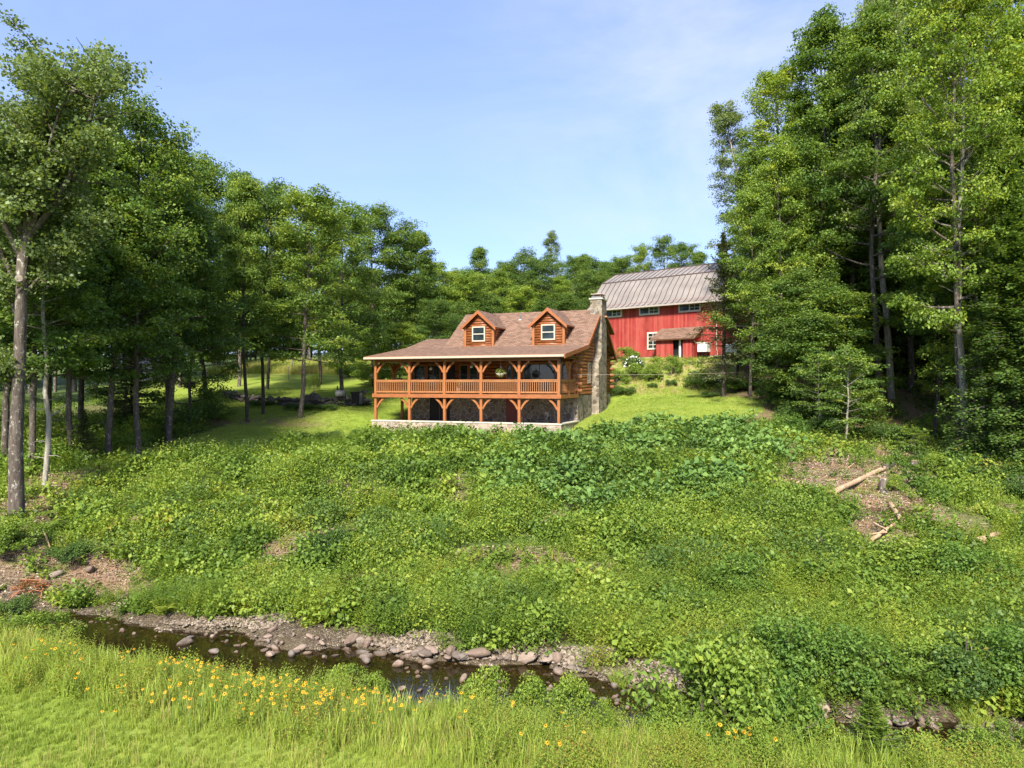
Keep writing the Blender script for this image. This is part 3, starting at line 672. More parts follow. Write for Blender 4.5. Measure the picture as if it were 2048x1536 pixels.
def brace(x, y, z, rz): o = link('brace', br_me, house, (x, y, z)); o.rotation_euler = (0, 0, rz)
for i, x in enumerate(PX):
    for me_, zt in ((up_me, EAVE - .38), (lo_me, FASB)):
        link('post', me_, house, (x, 0, 0))
        if i < 5: brace(x, 0, zt, 0)
        if i > 0: brace(x, 0, zt, R(180))
    if i in (0, 5):
        brace(x, 0, EAVE - .38, R(90)); brace(x, 0, FASB, R(90))
for x, y in ((0, 2.4), (13.2, 2.1), (0, 6.0)):
    link('post', up_me, house, (x, y, 0)); brace(x, y, EAVE - .36, R(90)); brace(x, y, EAVE - .36, R(-90))
link('post', lo_me, house, (0, 3.6, -.3)); brace(0, 2.4, EAVE - .36, 0)
bal = MB(); bal.bx(-.022, .022, -.022, .022, DECK + .17, .2); bal_me = bal.mesh('baluster', M['rail'])
def railing(x0, y0, x1, y1, par=None):
    L_ = math.hypot(x1 - x0, y1 - y0); a = math.atan2(y1 - y0, x1 - x0)
    m = MB(); m.bx(0, L_, -.065, .065, .215, .285); m.bx(0, L_, -.035, .035, .13, .214); m.bx(0, L_, -.04, .04, DECK + .09, DECK + .19)
    o = m.build('railing', M['rail'], par or house); o.location = (x0, y0, 0); o.rotation_euler = (0, 0, a)
    n = int(L_ / .137)
    for k in range(n):
        link('baluster', bal_me, o, ((k + .5) * L_ / n, 0, 0))
for a, b_ in zip(PX[:-1], PX[1:]): railing(a + .087, 0, b_ - .087, 0)
railing(13.2, .09, 13.2, 2.01); railing(13.2, 2.19, 13.2, 3.45); railing(0, .09, 0, 2.31)
m = MB(); m.bx(13.14, 13.26, 3.44, 3.56, DECK, .42); m.build('newel_post', M['post'], house)
m = MB(); m.tube([(13.33, -.16, EAVE - .15), (13.33, -.10, EAVE - .45), (13.33, -.13, -3.1)], .04, 8); m.build('downspout', M['brown_metal'], house)
# low stone wall round the patio
m = MB(); m.bx(-.2, 13.4, -.22, .18, -3.7, CAPZ - .07); m.bx(13.0, 13.4, .181, FW - .1, -3.7, CAPZ - .07)
pw = m.build('patio_wall', M['stone_wall'], house)
m = MB(); m.bx(-.24, 13.44, -.26, .22, CAPZ - .07, CAPZ); m.bx(12.97, 13.44, .221, FW - .06, CAPZ - .07, CAPZ); m.build('wall_cap', M['cap'], pw)
# rear dormer roof seen past the gable
m = MB(); roof_slab(m, [(11.5, 9.6, 5.1), (14.0, 9.6, 5.1), (14.0, 12.2, 3.95), (11.5, 12.2, 3.95)], .12); m.bx(11.6, 13.6, 11.0, 12.0, 3.0, 4.0, 1)
m.build('rear_dormer_roof', [M['shingle'], M['soffit'], M['fascia']], house)
def hworld(x, y, z): p = hloc(x, y); return (float(p[0]), float(p[1]), z)
# things on the porch
def leaves_ball(n, rx, rz, size, seed, mat, dome=False):
    g = np.random.default_rng(seed); u = g.normal(size=(n, 3)); u /= np.linalg.norm(u, axis=1)[:, None]; rr = g.uniform(.45, 1, n)[:, None]
    c = u * rr * np.array([rx, rx, rz])
    if dome: c[:, 2] = np.abs(c[:, 2])
    return leafquads(c, size, g, up=.5)
def leafquads(c, size, g, up=1.0, spread=.6, asp=.62, out=None):
    """diamond leaves, folded a little along the midrib; up = how strongly they lie flat"""
    n = len(c); nr = g.normal(size=(n, 3)) * spread; nr[:, 2] += up
    if out is not None: nr += out
    nr /= np.linalg.norm(nr, axis=1)[:, None]
    t = g.normal(size=(n, 3)); t -= nr * (t * nr).sum(1)[:, None]; t /= np.linalg.norm(t, axis=1)[:, None]; b = np.cross(nr, t)
    s = (size * g.uniform(.65, 1.35, n))[:, None] if np.isscalar(size) else size[:, None]
    Q = np.stack([c - t * s * .5, c + b * s * asp * .5 + nr * s * .12, c + t * s * .5 - nr * s * .1, c - b * s * asp * .5 + nr * s * .12], 1)
    return Q
hb = empty('hanging_basket', hworld(7.92 + 1.22, .35, .92), 0, 'flowering basket hanging from the porch beam above the railing', 'hanging plant')
m = MB(); m.tube([(0, 0, -.35), (0, 0, .55)], .008, 5)
for k in range(3): m.tube([(0, 0, .3), (.2 * math.cos(k * 2.1), .2 * math.sin(k * 2.1), -.25)], .008, 5)
m.build('hanger', M['white'], hb)
m = MB(); m.tube([(0, 0, -.45), (0, 0, -.38), (0, 0, -.22)], [.1, .2, .23], 14); m.build('basket', M['oldwood'], hb)
Q = leaves_ball(420, .36, .34, .08, 3, None); Q[:, :, 2] -= .2; link('foliage', quads_mesh('basket_foliage', Q, rng.uniform(.3, 1.1, len(Q)), M['herb']), hb)
Q = leaves_ball(60, .37, .33, .06, 4, None); Q[:, :, 2] -= .2; link('blossoms', quads_mesh('basket_blossoms', Q, rng.uniform(0, 1, len(Q)), M['white_flower']), hb)
def fern_pot(x, y, lab, s=1.0):
    e = empty('potted_fern', hworld(x, y, DECK), 0, lab, 'potted plant')
    m = MB(); m.tube([(0, 0, 0), (0, 0, .5 * s), (0, 0, .55 * s)], [.13, .19, .2], 12); m.build('pot', M['oldwood'], e)
    g = np.random.default_rng(int(x * 10)); C = []
    for k in range(26):
        a = g.uniform(0, 6.28); l = g.uniform(.3, .6) * s
        for t in np.linspace(.1, 1, 16): C.append((math.cos(a) * l * t, math.sin(a) * l * t, .55 * s + .45 * s * math.sin(t * 2.4) * (1 - .2 * t)))
    Q = leafquads(np.array(C), .07, g, .8); link('fronds', quads_mesh('fronds', Q, g.uniform(.5, 1.1, len(Q)), M['herb']), e)
fern_pot(5.28 + .75, .55, 'leafy fern in a pot behind the middle of the porch railing', 1.0)
def rocker(x, y, rz, lab):
    e = empty('porch_chair', hworld(x, y, DECK), -HA + rz, lab, 'chair', 'chairs on the porch')
    m = MB(); m.bx(-.26, .26, -.25, .25, .4, .44); m.build('seat', M['black'], e)
    m = MB()
    for s in (-1, 1): m.bx(s * .25 - .02, s * .25 + .02, .23, .27, .44, 1.12)
    m.bx(-.25, .25, .235, .265, 1.0, 1.08)
    for k in range(5): m.bx(-.2 + k * .1 - .02, -.2 + k * .1 + .02, .24, .26, .45, 1.0)
    m.build('backrest', M['black'], e)
    for s in (-1, 1):
        for yy in (-.22, .22):
            m = MB(); m.bx(s * .23 - .02, s * .23 + .02, yy - .02, yy + .02, .0, .4); m.build('leg', M['black'], e)
        m = MB(); m.bx(s * .27 - .03, s * .27 + .03, -.25, .25, .62, .65); m.build('armrest', M['black'], e)
rocker(.95, 1.3, R(15), 'dark porch chair behind the far left bay of the railing')
rocker(3.9, 2.6, R(-10), 'dark porch chair in shade between the second and third posts')
def lantern(x, y, z, lab):
    e = empty('porch_lamp', hworld(x, y, z), 0, lab, 'lamp', 'lamps hanging under the porch roof')
    m = MB(); m.tube([(0, 0, 0), (0, 0, .35)], .008, 5); m.build('chain', M['gutter'], e)
    m = MB(); m.tube([(0, 0, -.16), (0, 0, -.05), (0, 0, .02)], [.09, .11, .03], 10); m.build('lamp_shade', M['white'], e)
lantern(6.5, 1.6, 1.25, 'small pale lamp hanging in the third bay of the porch'); lantern(3.2, 2.0, 1.15, 'small pale lamp hanging in the second bay of the porch')
# ------------------------------------------------------------------ the red barn
BG = 2.35
barn = empty('red_barn', (13.7, 70.0, 0), math.atan2(-.652, .758), 'large red barn with a flared brown metal roof behind the log house', 'barn')
BX0, BX1, BD = -6.6, 10.4, 10.4
prof = [(-.85, 7.72), (-.4, 7.86), (.1, 8.2), (.55, 8.75), (.95, 9.35), (2.4, 10.85), (5.2, 12.15)]
full = prof + [(BD - y, z) for y, z in prof[::-1][1:]]
m = MB(); wall_t = 8.15
m.bx(BX0, BX1, 0, .2, BG + .35, wall_t); m.bx(BX0, BX1, BD - .2, BD, BG + .35, wall_t)
for x in (BX0, BX1 - .2):
    m.prism([(x, .2, BG + .35), (x, BD - .2, BG + .35)] + [(x, y, z - .12) for y, z in full[::-1] if .2 <= y <= BD - .2], (.2, 0, 0))
m.build('barn_wall', M['barn'], barn)
m = MB(); m.bx(BX0 + .03, BX1 - .03, .03, BD - .03, BG - .8, BG + .35); m.build('barn_foundation', M['stone_wall'], barn)
m = MB(); RX0, RX1 = BX0 - .7, BX1 + .7
for (y0, z0), (y1, z1) in zip(full[:-1], full[1:]):
    m.poly([(RX0, y0, z0), (RX1, y0, z0), (RX1, y1, z1), (RX0, y1, z1)], 0)
    m.poly([(RX0, y1, z1 - .1), (RX1, y1, z1 - .1), (RX1, y0, z0 - .1), (RX0, y0, z0 - .1)], 1)
    for x, s in ((RX0, 1), (RX1, 0)):
        q = [(x, y0, z0), (x, y1, z1), (x, y1, z1 - .1), (x, y0, z0 - .1)]; m.poly(q if s else q[::-1], 2)
for s in (0, len(full) - 1):
    y, z = full[s]; m.bx(RX0, RX1, y - .03, y + .03, z - .16, z - .0, 2)
m.bx(RX0, RX1, 2.34, 2.5, 10.84, 10.93, 1); m.bx(RX0, RX1, 5.08, 5.32, 12.12, 12.2, 1)
br = m.build('barn_roof', [M['metal_roof'], M['seam'], M['roofedge']], barn)
m = MB(); x = RX0 + .05
while x < RX1:
    for (y0, z0), (y1, z1) in zip(prof[:-1], prof[1:]):
        nx = Vector((0, -(z1 - z0), y1 - y0)).normalized() * .05
        m.prism([(x - .022, y0, z0), (x - .022, y1, z1), (x - .022, y1 + nx.y, z1 + nx.z), (x - .022, y0 + nx.y, z0 + nx.z)], (.044, 0, 0))
    x += .62
m.build('roof_seams', M['seam'], br)
def barn_win(x0, x1, z0, z1, split=True):
    fr = .07; m = MB(); y = -.05
    w = .09
    m.bx(x0 - w, x1 + w, y - .02, .0, z1, z1 + w, 1); m.bx(x0 - w, x1 + w, y - .02, .0, z0 - w, z0, 1); m.bx(x0 - w, x0, y - .02, 0, z0, z1, 1); m.bx(x1, x1 + w, y - .02, 0, z0, z1, 1)
    m.bx(x0, x1, y - .03, -.001, z0, z0 + fr); m.bx(x0, x1, y - .03, -.001, z1 - fr, z1); m.bx(x0, x0 + fr, y - .03, -.001, z0 + fr, z1 - fr); m.bx(x1 - fr, x1, y - .03, -.001, z0 + fr, z1 - fr)
    xm = (x0 + x1) / 2
    if split:
        m.bx(xm - .05, xm + .05, y - .028, -.001, z0 + fr, z1 - fr); m.bx(xm + (x1 - xm) / 2 - .02, xm + (x1 - xm) / 2 + .02, y - .025, -.001, z0 + fr, z1 - fr); m.bx(xm + .05, x1 - fr, y - .024, -.001, (z0 + z1) / 2 - .02, (z0 + z1) / 2 + .02)
    else:
        m.bx(xm - .03, xm + .03, y - .028, -.001, z0 + fr, z1 - fr)
        for k in (1, 2, 3): zz = z0 + (z1 - z0) * k / 4; m.bx(x0 + fr, x1 - fr, y - .024, -.001, zz - .03, zz + .03)
    o = m.build('window', [M['trim'], M['trim']], barn); g = MB(); g.bx(x0 + fr, x1 - fr, y - .01, -.002, z0 + fr, z1 - fr); g.build('pane', M['glass'], o)
for a in (-5.42, -1.13, 3.22, 7.4): barn_win(a, a + 2.13, 6.95, 7.62)
barn_win(-.2, .95, 3.5, 5.05, False)
# entry shed with an open doorway
sh = MB(); s0, s1, sd_ = 1.65, 5.43, 1.75
sh.bx(s0, 3.42, -sd_, -sd_ + .12, BG, 4.32); sh.bx(4.45, s1, -sd_, -sd_ + .12, BG, 4.32); sh.bx(3.42, 4.45, -sd_ + .003, -sd_ + .12, 4.22, 4.32)
for x in (s0, s1 - .12): sh.prism([(x, -sd_ + .12, BG), (x, 0, BG), (x, 0, 5.25), (x, -sd_ + .12, 4.36)], (.12, 0, 0))
es = sh.build('entry_shed', M['barn'], barn)
m = MB(); roof_slab(m, [(s0 - .45, -sd_ - .4, 4.25), (s1 + .3, -sd_ - .4, 4.25), (s1 + .3, .0, 5.42), (s0 - .45, .0, 5.42)], .14); m.build('shed_roof', [M['shingle'], M['soffit'], M['brown_trim']], es)
m = MB(); m.bx(s0 + .12, s1 - .12, -sd_ + .5, -sd_ + .55, BG, 4.2); m.build('interior_shade_panel', M['dark'], es)  # near-black panel behind the doorway, its colour stands in for the shade inside
m = MB(); m.bx(3.93, 4.12, -sd_ + .25, -sd_ + .3, BG, 4.2); m.build('door_leaf', M['white'], es)
m = MB(); m.tube([(7.0, -.08, 7.6), (7.0, -.08, 3.2), (7.15, -.1, 2.8), (7.15, -.35, 2.5)], .05, 8); m.build('downpipe', M['gutter'], barn)
# lean-to at the barn's right end
m = MB(); m.bx(BX1 + .003, BX1 + 6.5, 1.6, 7.5, BG - .4, 5.2); m.build('lean_to_wall', M['barn'], barn)
m = MB(); roof_slab(m, [(BX1 + .01, .9, 5.05), (BX1 + 7.0, .9, 5.05), (BX1 + 7.0, 4.6, 6.4), (BX1 + .01, 4.6, 6.4)], .12); roof_slab(m, [(BX1 + .01, 4.6, 6.4), (BX1 + 7.0, 4.6, 6.4), (BX1 + 7.0, 8.3, 5.05), (BX1 + .01, 8.3, 5.05)], .12)
m.build('lean_to_roof', [M['shingle'], M['soffit'], M['fascia']], barn)
ba = math.atan2(-.652, .758)
def bworld(x, y, z): return (13.7 + .758 * x + .652 * y, 70 - .652 * x + .758 * y, z)
hc = empty('heating_unit', bworld(6.2, -1.0, BG), ba, 'beige heating unit on a black stand beside the barn shed', 'heating unit')
m = MB(); m.bx(-.45, .45, -.4, .4, .62, 1.42); m.bx(-.49, .49, -.44, .44, 1.42, 1.48); b_ = m.build('cabinet', M['tank'], hc)
m = MB(); m.bx(-.38, .38, -.408, -.401, .70, 1.3); m.build('door_panel', M['white'], b_)
for x in (-.4, 0, .4):
    for y in (-.35, .35):
        m = MB(); m.bx(x - .02, x + .02, y - .02, y + .02, 0, .62); m.build('leg', M['black'], hc)
tk = empty('fuel_tank', bworld(9.2, -1.6, BG), ba, 'white fuel tank with rounded edges standing on the barn terrace', 'tank')
m = MB(); pr = []
for k in range(20):
    a = 2 * math.pi * k / 20; x = .34 * math.copysign(abs(math.cos(a)) ** .6, math.cos(a)); z = .55 * math.copysign(abs(math.sin(a)) ** .6, math.sin(a)); pr.append((x, z))
m.prism([(-.75, x, .72 + z) for x, z in pr], (1.5, 0, 0)); m.build('tank_shell', M['tank'], tk)
for x in (-.6, .6):
    m = MB(); m.bx(x - .04, x + .04, -.25, .25, 0, .2); m.build('foot', M['grey'], tk)
m = MB(); m.tube([(.2, 0, 1.25), (.2, 0, 1.5), (.35, 0, 1.5)], .03, 6); m.build('filler_pipe', M['grey'], tk)
# ------------------------------------------------------------------ trees
def bez(p0, d0, L_, n, g, curve=.25, up=.0, wob=.06):
    """a wandering path that bends upward (or droops if up < 0)"""
    P = [np.array(p0, float)]; d = np.array(d0, float); d /= np.linalg.norm(d)
    for k in range(n):
        d = d + np.array([0, 0, up]) / n + g.normal(size=3) * wob; d /= np.linalg.norm(d); P.append(P[-1] + d * L_ / n)
    return P
def tree_proto(name, H, cb, Rc, seed, leaf='leaf_maple', bark='bark', nl=26, ls=.145, nleaf=52, r0=None, fork=0, prof='round', dens=1.35, flat=.28, clump=.75, stubs=0, sub=(3, 6)):
    """deciduous tree of height H; crown from height cb*H to the top, radius Rc -> (trunk mesh, crown mesh)"""
    g = np.random.default_rng(seed); m = MB(); r0 = r0 or H * .0092
    n = 12; px = np.cumsum(g.normal(size=n + 1)) * .0045 * H; py = np.cumsum(g.normal(size=n + 1)) * .0045 * H; px -= px[0]; py -= py[0]
    tz = np.linspace(0, H * .93, n + 1); tr = r0 * (1 - tz / H) ** .85 + .02
    tr[0] *= 1.5
    TP = [(px[i], py[i], tz[i] - (.6 if i == 0 else 0)) for i in range(n + 1)]
    TP.insert(1, (px[0] * .7 + px[1] * .3, py[0] * .7 + py[1] * .3, tz[1] * .22)); tr = np.insert(tr, 1, r0 * 1.02)
    m.tube(TP, tr, 9)
    def tp(z): return np.array([np.interp(z, tz, px), np.interp(z, tz, py), z])
    C = []; CR = []; UPD = []
    stems = [(None, 0)]
    ang = g.uniform(0, 6.28)
    def limb(p, az, el, L_, r, lev=0):
        d = np.array([math.cos(az) * math.cos(el), math.sin(az) * math.cos(el), math.sin(el)])
        P = bez(p, d, L_, 6, g, up=.30 if el < .9 else .1); m.tube([tuple(q) for q in P], np.linspace(r, r * .25, 7), 5, cap=False)
        k = g.integers(*sub)
        for j in range(k):
            t = .3 + .68 * (j + g.uniform(0, .8)) / k; q = P[min(int(t * 6), 5)] + (P[min(int(t * 6) + 1, 6)] - P[min(int(t * 6), 5)]) * (t * 6 % 1)
            a2 = az + (1 if j % 2 else -1) * g.uniform(.5, 1.15); l2 = L_ * g.uniform(.26, .48) * (1.15 - .5 * t) + .3
            e2 = el * .6 + g.uniform(-.15, .45)
            S = bez(q, (math.cos(a2) * math.cos(e2), math.sin(a2) * math.cos(e2), math.sin(e2)), l2, 3, g, up=.3, wob=.1)
            m.tube([tuple(s) for s in S], np.linspace(r * .4, .012, 4), 4, cap=False)
            C.append(S[3]); CR.append(g.uniform(.6, 1.45)); C.append(S[2] + g.normal(size=3) * .15); CR.append(g.uniform(.4, 1.05))
        C.append(P[6]); CR.append(g.uniform(.7, 1.1)); C.append(P[4] + g.normal(size=3) * .2); CR.append(g.uniform(.5, .9))
    for i in range(nl):
        t = (i + g.uniform(0, .9)) / nl; z = H * (cb + (.95 - cb) * t ** .9)
        if prof == 'round': w = math.sqrt(max(.04, 1 - ((t - .38) / .66) ** 2))
        elif prof == 'cone': w = (1.05 - t) ** .75
        elif prof == 'vase': w = .45 + .65 * math.sin(math.pi * min(1, .15 + t * .8))
        else: w = (1.05 - t) ** .5
        ang += 2.4 + g.normal() * .35
        el = -.12 + .30 * g.random() + 1.1 * t ** 1.4
        if prof == 'vase': el = .6 + .5 * t
        L_ = Rc * w * g.uniform(.75, 1.12) / max(.55, math.cos(el * .7)) * .86
        limb(tp(z), ang, el, L_, max(.03, np.interp(z, tz, tr[1:]) * .5))
    for i in range(stubs):
        z = H * g.uniform(.1, cb); a = g.uniform(0, 6.28); P = bez(tp(z), (math.cos(a), math.sin(a), .2), g.uniform(.4, 1.6), 3, g, wob=.15); m.tube([tuple(q) for q in P], [.03, .025, .015, .008], 4, cap=False)
    C.append(tp(H * .93) + np.array([0, 0, .2])); CR.append(.8); C.append(tp(H * .93) + np.array([0, 0, .8])); CR.append(.5)
    C = np.array(C); CR = np.array(CR) * clump; k = int(nleaf * dens)
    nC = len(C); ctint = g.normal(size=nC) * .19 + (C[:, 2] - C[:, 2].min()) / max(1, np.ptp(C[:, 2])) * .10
    cc = np.repeat(C, k, 0); cr = np.repeat(CR, k); n_ = len(cc)
    a = g.uniform(0, 6.283, n_); rr = np.sqrt(g.uniform(0, 1, n_)) * cr; zz = g.normal(size=n_) * flat * cr * .6 - .35 * rr ** 2 / np.maximum(cr, .1)
    pos = cc + np.stack([np.cos(a) * rr, np.sin(a) * rr, zz], 1)
    out = np.stack([np.cos(a) * rr / cr * .5, np.sin(a) * rr / cr * .5, np.zeros(n_)], 1)
    Q = leafquads(pos, ls, g, up=.9, spread=.55, out=out, asp=.75)
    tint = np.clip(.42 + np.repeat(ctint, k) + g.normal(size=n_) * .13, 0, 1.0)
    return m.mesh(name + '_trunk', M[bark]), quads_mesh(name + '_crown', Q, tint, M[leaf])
def conifer_proto(name, H, Rc, seed, leaf='needle', bark='bark_dark', cb=.12, gap=.36, nb=5, droop=-.25, dens=1.0, sparse=0.0, ns=(.16, .05), r0=None, zj=.03):
    g = np.random.default_rng(seed); m = MB(); r0 = r0 or H * .012
    m.tube([(0, 0, -.5), (0, 0, .3), (.02 * H * .3, 0, H * .5), (0, 0, H)], [r0 * 1.3, r0, r0 * .6, .01], 8)
    C = []; T_ = []; S_ = []; z = H * cb; ang = 0
    while z < H - .1:
        t = (z - H * cb) / (H * (1 - cb)); w = (1 - t) ** .8 * Rc * g.uniform(.75, 1.1)
        for j in range(nb):
            ang += 6.283 / nb + g.normal() * .25
            if g.random() < sparse * (1 - t): continue
            L_ = max(.15, w * g.uniform(.7, 1.1)); e0 = .05 + .8 * t ** 2
            P = bez((0, 0, z + g.normal() * .08), (math.cos(ang) * math.cos(e0), math.sin(ang) * math.cos(e0), math.sin(e0)), L_, 6, g, up=droop * (1 - t), wob=.03)
            if L_ > .5: m.tube([tuple(q) for q in P], np.linspace(.012 + .012 * L_, .006, 7), 4, cap=False)
            k = int(L_ * 46 * dens) + 5
            for u in g.uniform(.12, 1.0, k):
                q = P[min(int(u * 6), 5)]; q2 = P[min(int(u * 6) + 1, 6)]; b = q + (q2 - q) * (u * 6 % 1)
                d = (q2 - q); d /= np.linalg.norm(d) + 1e-9; sd_ = np.cross(d, (0, 0, 1)); s = g.choice([-1, 1]); wd = (.40 * L_ * (1 - u) + .12) * g.random()
                C.append(b + sd_ * s * wd + np.array([0, 0, g.normal() * zj - .3 * wd])); v = d * .7 + sd_ * s * .8 + g.normal(size=3) * .2; T_.append(v / np.linalg.norm(v)); S_.append(.8 + .5 * g.random())
        z += gap * g.uniform(.8, 1.2) * (1 - .4 * t)
    C = np.array(C); T_ = np.array(T_); S_ = np.array(S_)[:, None]; n_ = len(C)
    nr = g.normal(size=(n_, 3)) * .35; nr[:, 2] += 1; b = np.cross(nr, T_); b /= np.linalg.norm(b, axis=1)[:, None]
    l, w_ = ns
    Q = np.stack([C - T_ * S_ * l * .5, C + b * S_ * w_, C + T_ * S_ * l * .5, C - b * S_ * w_], 1)
    return m.mesh(name + '_trunk', M[bark]), quads_mesh(name + '_crown', Q, np.clip(.45 + g.normal(size=n_) * .2, 0, 1), M[leaf])
PR = {}
# name: (trunk, crown, height, radius)
def reg(k, H, Rc, f, *a, **kw): PR[k] = (*f(k, H, *a, **kw), H, Rc)
def dec(k, H, cb, Rc, seed, **kw): PR[k] = (*tree_proto(k, H, cb, Rc, seed, **kw), H, Rc)
def con(k, H, Rc, seed, **kw): PR[k] = (*conifer_proto(k, H, Rc, seed, **kw), H, Rc)
dec('maple_a', 16, .25, 4.0, 11, leaf='leaf_maple', nl=36, nleaf=66, clump=.82)
dec('maple_b', 17, .30, 4.2, 12, leaf='leaf_maple', nl=36, nleaf=66, prof='cone', clump=.82)
dec('maple_c', 15, .27, 3.8, 13, leaf='leaf_dark', nl=35, nleaf=66, clump=.82)
dec('maple_d', 16, .22, 4.4, 14, leaf='leaf_light', nl=36, nleaf=64, prof='oval', clump=.85)
dec('tall_a', 24, .30, 4.4, 15, leaf='leaf_maple', nl=42, nleaf=66, ls=.165, bark='bark', stubs=8, prof='oval', clump=.85)
dec('tall_b', 25, .38, 4.0, 16, leaf='leaf_grey', nl=44, nleaf=46, ls=.135, bark='bark_light', stubs=6, clump=.7, prof='oval')
dec('tall_c', 24, .26, 4.8, 17, leaf='leaf_light', nl=44, nleaf=64, ls=.165, bark='bark', prof='round', clump=.85)
dec('full_a', 12, .05, 3.8, 18, leaf='leaf_dark', nl=35, nleaf=66, prof='round', clump=.8)
dec('full_b', 11, .06, 3.4, 19, leaf='leaf_light', nl=40, nleaf=62, prof='round', clump=.8)
dec('small_a', 6, .30, 2.0, 21, leaf='leaf_light', nl=18, nleaf=44, ls=.12, clump=.5, bark='bark_light', flat=.18)
dec('thin_a', 15, .36, 2.4, 22, leaf='leaf_maple', nl=28, nleaf=48, bark='bark_light', clump=.65, r0=.095, stubs=10)
con('spruce', 11.5, 2.9, 31, leaf='needle', sparse=.55, droop=-.3, gap=.38, nb=5, ns=(.15, .04), dens=1.7, zj=.10)
con('fir', 9, 2.1, 32, leaf='needle', gap=.3, nb=6, dens=1.1)
con('hemlock', 14, 3.4, 33, leaf='leaf_dark', gap=.24, nb=7, droop=-.5, dens=2.0, zj=.11, ns=(.13, .05), cb=.10)
con('young_pine', 2.6, .95, 34, leaf='leaf_light', cb=.05, gap=.16, nb=6, droop=.5, dens=1.9, ns=(.15, .015), bark='bark', r0=.03)
TREES = []
def pick(v, T_):
    for a, s in T_:
        if v < a: return s
    return T_[-1][1]
def spot(px): return pick(px, [(460, 'left end of the field'), (500, 'left end of the upper lawn'), (570, 'behind the field, left part'), (640, 'behind the crooked maple'), (700, 'behind the thick-trunked maple'), (735, 'left of the porch roof corner'), (775, 'at the porch roof corner'), (820, 'above the left end of the porch roof'), (880, 'above the left roof slope'), (935, 'left of the first dormer'), (985, 'just right of the first dormer'), (1050, 'over the vent pipe'), (1110, 'over the second dormer'), (1145, 'right of the second dormer'), (1180, 'left of the chimney'), (1260, 'behind the left end of the barn'), (1340, 'behind the middle of the barn'), (1420, 'behind the right part of the barn'), (9999, 'behind the spruce')])
def spot2(px, Y): return pick(px, [(1600, 'under the left shoulder'), (1640, 'by the left shoulder'), (1700, 'behind the dense leafy trees'), (1760, 'left of the tall pair'), (1820, 'right of the tall pair'), (1880, 'behind the thin straight tree'), (1940, 'behind the twin trunks'), (2000, 'right of the twin trunks'), (2060, 'at the right edge'), (2160, 'just off the right edge'), (9999, 'far off the right edge')]) + (', front' if Y < 65 else ', middle' if Y < 80 else ', back')
def spot3(px): return pick(px, [(-150, 'far outside the left edge'), (0, 'just outside the left edge'), (60, 'behind the big grey maple'), (120, 'behind the slim pale trunk'), (180, 'behind the mottled trunk'), (240, 'behind the pale-banded trunk'), (300, 'behind the lichen-spotted maple'), (9999, 'behind the sturdy maple')])
def tree(kind, x, y, H, Rc, label, cat='tree', group=None, rz=None, tz=None, lean=(0, 0), name='tree', dz=-.1, leaf=None, trunk=None):
    t, c, h0, r_0 = PR[kind]; z = float(terr(np.array([x]), np.array([y]))[0])
    e = empty(name, (x, y, z + dz), random.uniform(0, 6.28) if rz is None else rz, label, cat, group)
    e.rotation_euler[0] = lean[0]; e.rotation_euler[1] = lean[1]
    s = Rc / r_0; e.scale = (s, s, H / h0)
    to = link('trunk', t, e); co = link('crown', c, e)
    if leaf: co.material_slots[0].link = 'OBJECT'; co.material_slots[0].material = M[leaf]
    if trunk: to.material_slots[0].link = 'OBJECT'; to.material_slots[0].material = M[trunk]
    TREES.append((x, y, Rc)); return e
def tpx(kind, px, Y, ytop, Rc, label, **kw):
    """a tree whose foot stands at depth Y on the sight line of column px and whose top reaches row ytop"""
    x, y, z = at(px, Y); H = (768 - ytop) / F * Y - z
    return tree(kind, x, y, H, Rc, label, **kw)
